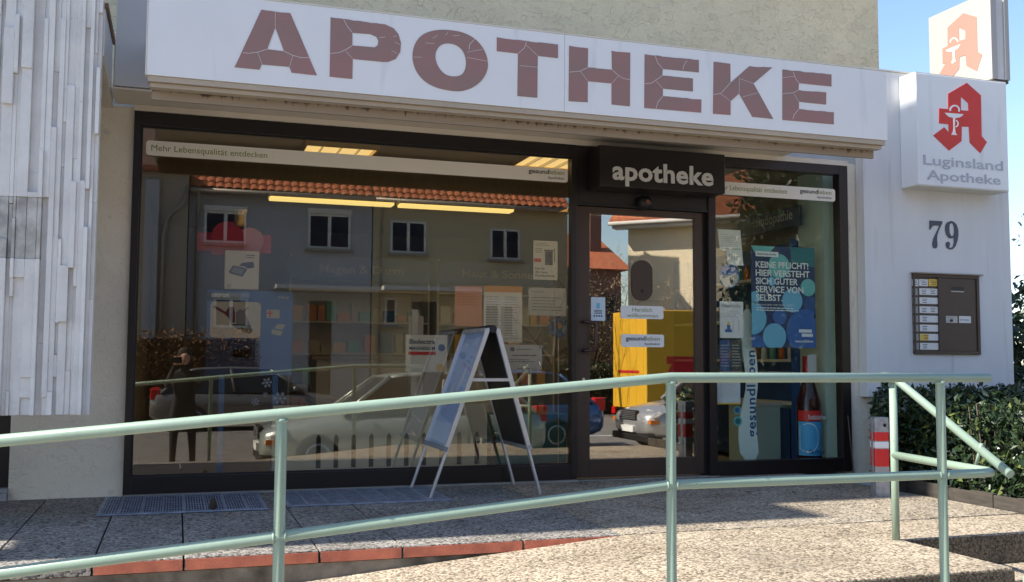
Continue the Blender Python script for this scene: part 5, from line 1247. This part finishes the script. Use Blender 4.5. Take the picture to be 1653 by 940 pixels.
b = MB(); q0 = VX(303, 300, 23.5), VX(296, 330, 23.5), VX(272, 350, 23.5), VX(264, 380, 23.5); b.tube([(v.x, -23.5, v.z) for v in q0]+[(q0[-1].x, -23.5, -.7)], .05, 8); b.build('drainpipe', M['gutter'], ln)
b = MB(); a = VX(235, 300, 23.6); c = VX(258, 300, 23.6); b.box((a.x, -23.598, -.7), (c.x, -23.45, 6.2)); b.build('pilaster', M['hgrey'], ln)
h1 = row_house(xl0, xm-.02, M['hgrey'], 'pale grey row house with orange tiles mirrored in the left half of the wide window', 1)
h2 = row_house(xm+.02, xe, M['hcream'], 'cream row house with orange tiles mirrored in the right half of the wide window', 2)
vwin(h1, 330, 340, 397, 394); vwin(h1, 498, 345, 565, 404); vwin(h2, 630, 356, 688, 411, lintel=False); vwin(h2, 791, 369, 839, 421, lintel=False)
vwin(h2, 621, 480, 641, 525, n=1, lintel=False); vwin(h1, 345, 480, 400, 530); vwin(h2, 780, 490, 830, 545)
def front_door(house, px0, py0, px1, label):
    a = VX(px0, py0); c = VX(px1, py0)
    b = MB(); b.box((a.x, HYF-.02, -.68), (c.x, HYF+.02, a.z)); d = b.build('front_door', M['brown'], house); b = MB(); b.box((a.x+.25, HYF+.021, a.z-1.1), (c.x-.25, HYF+.026, a.z-.25)); b.build('pane', M['hglass'], d)
    b = MB(); b.box((a.x-1.1, HYF+.002, a.z+.30), (c.x+1.3, HYF+1.0, a.z+.42)); b.build('porch_roof', M['pvc'], house)
front_door(h2, 665, 487, 705, ''); front_door(h1, 500, 485, 535, '')
# corner house turned to the sun
chs = empty('corner_house', (21, -29, -.7), 'ivory corner house lit by the sun mirrored in the door glass', 'building')
TC = Matrix.Translation((17.35, -28.0, 0)) @ Matrix.Rotation(R(45), 4, 'Z')
b = MB(); b.box((-.75, -9, -.7), (13, 0, 6.35), TC); b.build('wall', M['hsun'], chs)
b = MB(); b.add([TC @ Vector(v) for v in ((-1.3, .65, 6.28), (13.5, .65, 6.28), (13.5, -4.5, 9.9), (-1.3, -4.5, 9.9), (-1.3, -9.65, 6.28), (13.5, -9.65, 6.28), (-1.3, .65, 6.48), (13.5, .65, 6.48), (13.5, -4.5, 10.1), (-1.3, -4.5, 10.1), (-1.3, -9.65, 6.48), (13.5, -9.65, 6.48))],
    [(0, 1, 2, 3), (3, 2, 5, 4), (6, 9, 8, 7), (9, 10, 11, 8), (0, 6, 7, 1), (4, 5, 11, 10), (0, 3, 9, 6), (3, 4, 10, 9), (1, 7, 8, 2), (2, 8, 11, 5)]); b.build('roof', M['tile'], chs)
b = MB(); b.tube([TC @ Vector((-1.3, .72, 6.33)), TC @ Vector((13.5, .72, 6.33))], .08, 8); b.box((-1.2, .05, 6.15), (13.3, .6, 6.27), TC); b.build('gutter', M['pvc'], chs)
for u in (4, 7.5, 11):
    b = MB(); b.box((u, .002, 3.2), (u+1.1, .05, 4.5), TC); w_ = b.build('window', M['pvc'], chs); b = MB(); b.box((u+.08, .051, 3.28), (u+1.02, .056, 4.42), TC); b.build('pane', M['hglass'], w_)
dh = empty('brick_house', (21, -46, -.7), 'dark brick house with red roof far off mirrored in the door', 'building')
b = MB(); b.box((14, -54, -.7), (23.6, -44, 6.2)); b.build('wall', M['brick'], dh)
b = MB(); b.add([(13.5, -43.5, 6.1), (24.1, -43.5, 6.1), (24.1, -49, 8.7), (13.5, -49, 8.7), (13.5, -54.5, 6.1), (24.1, -54.5, 6.1)], [(0, 1, 2, 3), (3, 2, 5, 4), (0, 3, 4), (1, 5, 2), (0, 4, 5, 1)]); rf = b.build('roof', M['tile'], dh)
b = MB(); b.box((22.6, -46.8, 7.2), (23.3, -46.1, 9.6)); b.build('chimney', M['brick'], rf)
for u in (17.5, 20, 22.4):
    b = MB(); b.box((u, -43.998, 3.2), (u+1, -43.95, 4.7)); b.build('window', M['hglass'], dh)

# trees and hedge across
bare_tree((11.0, -20.6, -.7), 5.2, 'knotty bare tree mirrored at the right end of the wide window', 11, 'bark', .8, 5, .13)
bare_tree((14.2, -24.5, -.7), 5.6, 'bare bushy tree mirrored in the left of the door glass', 12, 'bark', .7, 5, .09, buds=1)
bare_tree((18.3, -24.8, -.7), 5.8, 'bare thin tree in front of the ivory corner house', 13, 'palebark', .7, 5, .07)
et = empty('blocking_evergreen', (15.4, -14.4, -.7), 'dark evergreen tree added to block bright reflections in the narrow shop window', 'tree')  # tree added to keep the sunlit house out of the narrow glass
b = MB(); pts = []
for _ in range(9000):
    h_ = rr.random()**.8; a = rr.uniform(0, 2*math.pi); k = rr.uniform(.7, 1)*(1+.12*math.sin(7*a+9*h_)); r_ = 2.75*(1-.55*h_)*k; pts.append((15.4+r_*math.cos(a), -14.4+r_*math.sin(a), -.4+9.5*h_))
leaves(b, pts, .26, rr); b.build('crown', M['ivyleaf'], et, recalc=False)
b = MB(); b.tube([(15.4, -14.4, -.7), (15.4, -14.4, 8.5)], [.22, .05], 9); b.build('trunk', M['bark'], et)
b = MB(); b.lathe([(2.0, -.3), (1.7, 3), (1.0, 7), (.3, 8.6)], (15.4, -14.4, 0), 14); b.build('shaded_core', D.materials['dark_twig_core'], et)
sh = empty('budding_bush', (12.7, -23.2, -.7), 'brown green budding bush mirrored left of the yellow truck', 'shrub')
b = MB(); pts = []
for _ in range(3500):
    a = rr.uniform(0, 2*math.pi); e_ = math.acos(rr.uniform(-1, 1)); k = rr.uniform(.3, 1)*(1+.2*math.sin(5*a+3*e_)); pts.append((12.8+1.5*k*math.sin(e_)*math.cos(a), -23.1+.9*k*math.sin(e_)*math.sin(a), 1.5+2.0*k*math.cos(e_)))
leaves(b, pts, .10, rr); b.build('foliage', leaf_mat('olive_bud_leaves', (.05, .045, .015), (.20, .16, .07), .7), sh, recalc=False)
b = MB()
for k in range(14): b.tube([(12.4+.06*k, -23.1, -.7), (12.1+.1*k, -23.3+.04*k, 1.2), (11.8+.14*k, -23.4+.06*k, 2.8+.4*math.sin(k))], [.03, .02, .008], 5)
b.build('stems', M['bark'], sh)
bh = empty('beech_hedge', (.5, -21.8, -.7), 'brown leafed beech hedge mirrored low at the left of the wide window', 'hedge')
b = MB(); pts = [(rr.uniform(-3, 2.2), -21.3-abs(rr.gauss(0, .25)), rr.uniform(-.6, 1.75+.1*math.sin(k))) for k in range(6000)]; leaves(b, pts, .11, rr); b.build('foliage', M['brownleaf'], bh, recalc=False)
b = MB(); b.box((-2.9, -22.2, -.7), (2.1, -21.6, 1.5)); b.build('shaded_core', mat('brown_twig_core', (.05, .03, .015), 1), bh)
gh = empty('garden_hedge', (9, -22.3, -.7), 'low green hedge in front of the cream row house', 'hedge')
b = MB(); pts = [(rr.uniform(8.2, 17.5), -21.5-abs(rr.gauss(0, .3)), rr.uniform(-.6, .9)) for k in range(5000)]; leaves(b, pts, .12, rr); b.build('foliage', M['hedgeleaf'], gh, recalc=False)
b = MB(); b.box((8.3, -22.4, -.7), (17.4, -21.8, .7)); b.build('shaded_core', D.materials['dark_twig_core'], gh)

# vehicles -------------------------------------------------------
def wheel(parent, x, y, z, r, side):
    b = MB(); b.lathe([(r*.62, -.09), (r*.9, -.10), (r, -.07), (r, .07), (r*.9, .10), (r*.62, .09)], (x, y, z), 24, 'Y'); wl = b.build('wheel', M['tyre'], parent)
    b = MB(); b.lathe([(r*.60, -.01), (r*.58, .095), (.05, .075)] if side > 0 else [(r*.60, .01), (r*.58, -.095), (.05, -.075)], (x, y, z), 18, 'Y'); b.build('rim', M['rim'], wl)
def car(name, x0, y, length, width, m, label, facing=-1, z0=-.70, suv=0, plate=True, height=1.46):
    """car along x; facing -1: nose towards -x. Body lofted through cross sections, rounded in plan and section"""
    L, W, H = length, width, height
    cx = x0+L/2; fx_ = lambda s: cx+facing*(L/2-L*s)      # s = 0 nose .. 1 tail
    e = empty(name, (cx, y, z0), label, 'car', 'cars parked across from the shop')
    # stations: s, low z, belt z (top of lower body), half width
    st_ = [(0, .30, .62, .70), (.015, .24, .68, .84), (.06, .20, .74, .93), (.16, .20, .82, .98), (.28, .20, .90, 1), (.50, .20, .93, 1), (.75, .20, .95, 1), (.90, .22, .97, .97), (.965, .26, .97, .92), (.99, .30, .93, .84), (1, .36, .80, .76)]
    k_ = H/1.46; b = MB(); n = 16; rings = []
    for s, lo, hi, hw in st_:
        lo, hi = lo*k_+suv*.06, hi*k_+suv*.06; rg = []
        for j in range(n):
            t = 2*math.pi*j/n; c_, s_ = math.cos(t), math.sin(t)
            rg.append((fx_(s), y+W/2*hw*math.copysign(abs(c_)**.45, c_), z0+(lo+hi)/2+(hi-lo)/2*math.copysign(abs(s_)**.5, s_)))
        rings.append(rg)
    base = len(b.v)
    vs = [v for rg in rings for v in rg]; fs_ = []
    for i in range(len(rings)-1):
        for j in range(n): fs_.append((i*n+j, i*n+(j+1) % n, (i+1)*n+(j+1) % n, (i+1)*n+j))
    fs_.append(tuple(range(n))); fs_.append(tuple((len(rings)-1)*n+j for j in range(n))); b.add(vs, fs_, True)
    body = b.build('body', m, e)
    # greenhouse: glass volume with roof and pillars
    zb = z0+(.90*k_+suv*.06); zr = z0+H; t0, t1, t2, t3 = (.26, .43, .82, .95) if not suv else (.25, .38, .90, .975)
    def gring(s, z, hw): return [(fx_(s), y-hw, z), (fx_(s), y+hw, z)]
    hb, ht = W/2*.93, W/2*.70
    g = [gring(t0, zb-.03, hb), gring(t1, zr-.05, ht), gring(t2, zr-.05, ht), gring(t3, zb-.02, hb*.96)]
    b = MB(); b.add([v for r_ in g for v in r_], [(0, 2, 3, 1), (2, 4, 5, 3), (4, 6, 7, 5), (0, 1, 7, 6), (0, 6, 4, 2), (1, 3, 5, 7)]); b.build('windows', M['carglass'], body)
    b = MB(); q_ = lambda s, z, w_: (fx_(s), y+w_, z)
    top = []
    for s, z, w_ in ((t1-.01, zr-.055, ht), (t1+.06, zr-.005, ht*.97), ((t1+t2)/2, zr+.012, ht*.97), (t2-.04, zr-.01, ht*.97), (t2+.01, zr-.055, ht)):
        top += [(fx_(s), y-w_-.015, z-.012), (fx_(s), y-w_*.6, z+.01), (fx_(s), y+w_*.6, z+.01), (fx_(s), y+w_+.015, z-.012)]
    b.add(top, [(4*i+j, 4*i+j+1, 4*i+j+5, 4*i+j+4) for i in range(4) for j in range(3)], True); rf = b.build('roof', m, body)
    so_ = rf.modifiers.new('thick', 'SOLIDIFY'); so_.thickness = .04
    for sg in (-1, 1):
        b = MB()
        for (sa, za, wa), (sb_, zb_, wb_) in (((t0, zb-.03, hb), (t1, zr-.05, ht)), ((t3, zb-.02, hb*.96), (t2, zr-.05, ht)), (((t0+t3)/2, zb, hb), ((t1+t2)/2, zr-.04, ht))):
            b.tube([q_(sa, za, sg*wa), q_(sb_, zb_, sg*wb_)], .032, 7)
        b.build('pillars', m, body)
        b = MB(); b.lathe([(.0, -.07), (.06, -.05), (.075, 0), (.06, .05), (0, .06)], (fx_(t0+.05), y+sg*(hb+.10), zb+.06), 10, 'X'); b.build('mirror', m, body)
        wheel(e, fx_(.18), y+sg*(W/2-.10), z0+.31, .31, sg); wheel(e, fx_(.79), y+sg*(W/2-.10), z0+.31, .31, sg)
        b = MB(); pts_ = []
        zz = z0+.64*k_+suv*.06
        b.add([(fx_(.004), y+sg*W*.22, zz-.07), (fx_(.03), y+sg*W*.455, zz-.055), (fx_(.065), y+sg*W*.478, zz+.03), (fx_(.04), y+sg*W*.25, zz+.085), (fx_(.03), y+sg*W*.22, zz-.07), (fx_(.06), y+sg*W*.44, zz-.055), (fx_(.09), y+sg*W*.44, zz+.03), (fx_(.08), y+sg*W*.25, zz+.085)],
              [(0, 1, 2, 3), (4, 7, 6, 5), (0, 4, 5, 1), (1, 5, 6, 2), (2, 6, 7, 3), (3, 7, 4, 0)], True); b.build('headlight', M['headlight'], body)
        b = MB(); b.box((min(fx_(.012), fx_(.05)), y+sg*W*.44-.07, zz-.17), (max(fx_(.012), fx_(.05)), y+sg*W*.44+.03, zz-.10)); b.build('indicator', M['amber'], body)
        b = MB(); b.box((min(fx_(.955), fx_(.998)), y+sg*W*.40-.12, z0+.74*k_), (max(fx_(.955), fx_(.998)), y+sg*W*.40+.06, z0+.98*k_)); b.build('taillight', M['taillight'], body, bevel=.02)
    b = MB(); b.box((min(fx_(-.006), fx_(.012)), y-.34, z0+.52*k_+suv*.06), (max(fx_(-.006), fx_(.012)), y+.34, z0+.70*k_+suv*.06)); gr = b.build('grille', M['black'], body, bevel=.02)
    b = MB()
    for k in range(5): b.box((min(fx_(-.009), fx_(-.004)), y-.32, z0+(.54+.032*k)*k_+suv*.06), (max(fx_(-.009), fx_(-.004)), y+.32, z0+(.548+.032*k)*k_+suv*.06))
    b.build('grille_bars', M['alu'], gr)
    b = MB(); b.box((min(fx_(-.010), fx_(.0)), y-.26, z0+.36), (max(fx_(-.010), fx_(.0)), y+.26, z0+.47)); b.build('number_plate', M['wtext'], body)
    b = MB(); b.box((min(fx_(-.003), fx_(.04)), y-W*.43, z0+.20), (max(fx_(-.003), fx_(.04)), y+W*.43, z0+.33)); b.build('bumper', M['black'], body, bevel=.03)
    return e
car('parked_car', 1.15, -7.55, 4.2, 1.62, M['cargreen'], 'silver green car mirrored low in the wide window behind the slotted cover', -1)
car('parked_car', -.55, -17.6, 4.7, 1.72, M['cardark'], 'dark grey car mirrored behind the photographer at the left', 1)
car('parked_car', 2.7, -10.6, 4.95, 1.7, M['carblue'], 'blue car mirrored at the lower left of the door', -1, suv=0)
car('parked_car', 8.0, -9.6, 4.3, 1.75, M['carsilver'], 'silver car with dark grille mirrored at the lower right of the door', -1, suv=1)
# yellow delivery truck
tk = empty('delivery_truck', (16, -20.2, -.7), 'yellow box delivery truck mirrored in the door glass', 'truck')
b = MB(); b.box((12.95, -21.4, -.44), (17.6, -19.0, 2.48)); bx_ = b.build('cargo_box', M['van'], tk, bevel=.03)
b = MB(); b.box((13.6, -18.997, .90), (17.5, -18.992, 1.12)); b.box((13.3, -18.997, .55), (14.2, -18.992, .63)); b.build('red_stripe', M['vanred'], bx_)
b = MB()
for k in range(5): b.box((12.94, -21.2+.5*k, -.40), (12.9495, -21.185+.5*k, 2.40))
b.build('door_rib', M['yellow'], bx_)
b = MB(); b.box((12.94, -21.0, .62), (12.9495, -19.5, .70)); b.build('red_stripe', M['vanred'], bx_)
b = MB(); b.add([(13.6, -18.99, .62), (14.5, -18.99, .62), (14.7, -18.99, .95), (13.8, -18.99, .95), (13.6, -18.996, .62), (14.5, -18.996, .62), (14.7, -18.996, .95), (13.8, -18.996, .95)], [(0, 1, 2, 3), (4, 7, 6, 5), (0, 4, 5, 1), (1, 5, 6, 2), (2, 6, 7, 3), (3, 7, 4, 0)]); b.build('red_panel', M['vanred'], bx_)
b = MB(); b.box((12.943, -20.21, -.15), (12.9495, -20.19, 2.4)); b.box((12.943, -20.55, .20), (12.9495, -20.35, .34)); b.build('rear_door_seam', M['black'] , bx_)
b = MB(); b.add([(17.65, -21.3, -.35), (19.6, -21.3, -.35), (19.6, -21.3, .55), (18.9, -21.3, 1.6), (17.65, -21.3, 1.65), (17.65, -19.1, -.35), (19.6, -19.1, -.35), (19.6, -19.1, .55), (18.9, -19.1, 1.6), (17.65, -19.1, 1.65)], [(0, 1, 2, 3, 4), (5, 9, 8, 7, 6), (0, 5, 6, 1), (1, 6, 7, 2), (2, 7, 8, 3), (3, 8, 9, 4), (4, 9, 5, 0)]); cb_ = b.build('cab', M['van'], tk, bevel=.04)
b = MB(); b.box((18.0, -19.098, .65), (18.9, -19.09, 1.4)); b.build('side_window', M['carglass'], cb_)
b = MB(); b.box((13.0, -21.0, -.60), (19.3, -19.4, -.45)); b.build('chassis', M['black'], tk)
for y in (-21.25, -19.15):
    b = MB(); b.box((12.90, y-.13, -.64), (12.945, y+.13, -.43)); b.build('taillight', M['taillight'], tk)
b = MB(); b.box((12.91, -20.5, -.62), (12.94, -19.95, -.50)); b.build('number_plate', M['wtext'], tk)
for x in (14.0, 18.6):
    for y, sg in ((-19.25, 1), (-21.15, -1)): wheel(tk, x, y, -.34, .36, sg)
# white parking lines on the street
b = MB()
for x in (9.0, 14.2, 19.4): b.box((x, -18.9, -.698), (x+.12, -16.8, -.694))
b.box((2, -13.2, -.698), (30, -13.1, -.694)); tag(b.build('road_marking', M['wtext']), kind='structure')

# photographer, holding up the phone just behind the lens ---------
GZ = -.70+.0; px_, py_ = .12, -8.02
pe = D.meshes.new('person')
J = [(0, 0, .98, .135), (0, .01, 1.15, .13), (0, .02, 1.35, .15), (0, .01, 1.47, .075), (0, .03, 1.53, .058), (0, .05, 1.60, .088), (0, .05, 1.70, .088), (0, .04, 1.755, .05),
     (-.11, 0, .92, .095), (-.13, .02, .50, .062), (-.14, -.03, .09, .042), (-.15, .13, .03, .034), (.11, 0, .92, .095), (.13, .03, .50, .062), (.15, -.02, .09, .042), (.17, .14, .03, .034),
     (-.185, .02, 1.42, .065), (-.24, .13, 1.24, .045), (-.15, .40, 1.52, .032), (-.125, .455, 1.60, .026), (.185, .02, 1.42, .065), (.22, .15, 1.24, .045), (-.03, .41, 1.52, .032), (-.07, .455, 1.59, .026)]
ED = [(0, 1), (1, 2), (2, 3), (3, 4), (4, 5), (5, 6), (6, 7), (0, 8), (8, 9), (9, 10), (10, 11), (0, 12), (12, 13), (13, 14), (14, 15), (2, 16), (16, 17), (17, 18), (18, 19), (2, 20), (20, 21), (21, 22), (22, 23)]
pe.from_pydata([j[:3] for j in J], ED, [])
po = D.objects.new('person', pe); col.objects.link(po); po.location = (px_, py_, GZ)
sk = po.modifiers.new('skin', 'SKIN'); sk.use_smooth_shade = True
for i, j in enumerate(J): pe.skin_vertices[0].data[i].radius = (j[3], j[3])
pe.skin_vertices[0].data[0].use_root = True
sb_ = po.modifiers.new('sub', 'SUBSURF'); sb_.levels = 2; sb_.render_levels = 2
pe.materials.append(M['coat'])
tag(po, 'photographer in dark clothes with raised arms mirrored at the left of the wide window', 'person')
b = MB(); b.lathe([(.0, .125), (.06, .115), (.095, .07), (.10, .0), (.085, -.06), (.05, -.10), (0, -.11)][::-1], (px_, py_+.03, GZ+1.70), 18); o = b.build('hair', M['hair'], po)
b = MB(); b.lathe([(0, .09), (.05, .075), (.072, .03), (.07, -.03), (.05, -.08), (.02, -.105), (0, -.11)][::-1], (px_, py_+.078, GZ+1.66), 16); b.build('face', M['skin'], po)
for sx_ in (-.125, -.07):
    b = MB(); hx_ = px_+sx_
    b.lathe([(.02, -.05), (.034, -.02), (.034, .02), (.02, .04)], (hx_, py_+.47, GZ+1.615), 10)
    for k in range(4): b.tube([(hx_-.02+.013*k, py_+.47, GZ+1.64), (hx_-.02+.013*k, py_+.495, GZ+1.665), (hx_-.018+.012*k, py_+.50, GZ+1.69)], .0075, 6)
    b.tube([(hx_+.02, py_+.48, GZ+1.60), (hx_+.03, py_+.50, GZ+1.63)], .009, 6); b.build('hand', M['skin'], po)
b = MB(); b.box((-.075, -7.522, .895), (.075, -7.512, .975)); tag(b.build('phone', M['black'], bevel=.004), 'black phone held up by the photographer', 'phone')
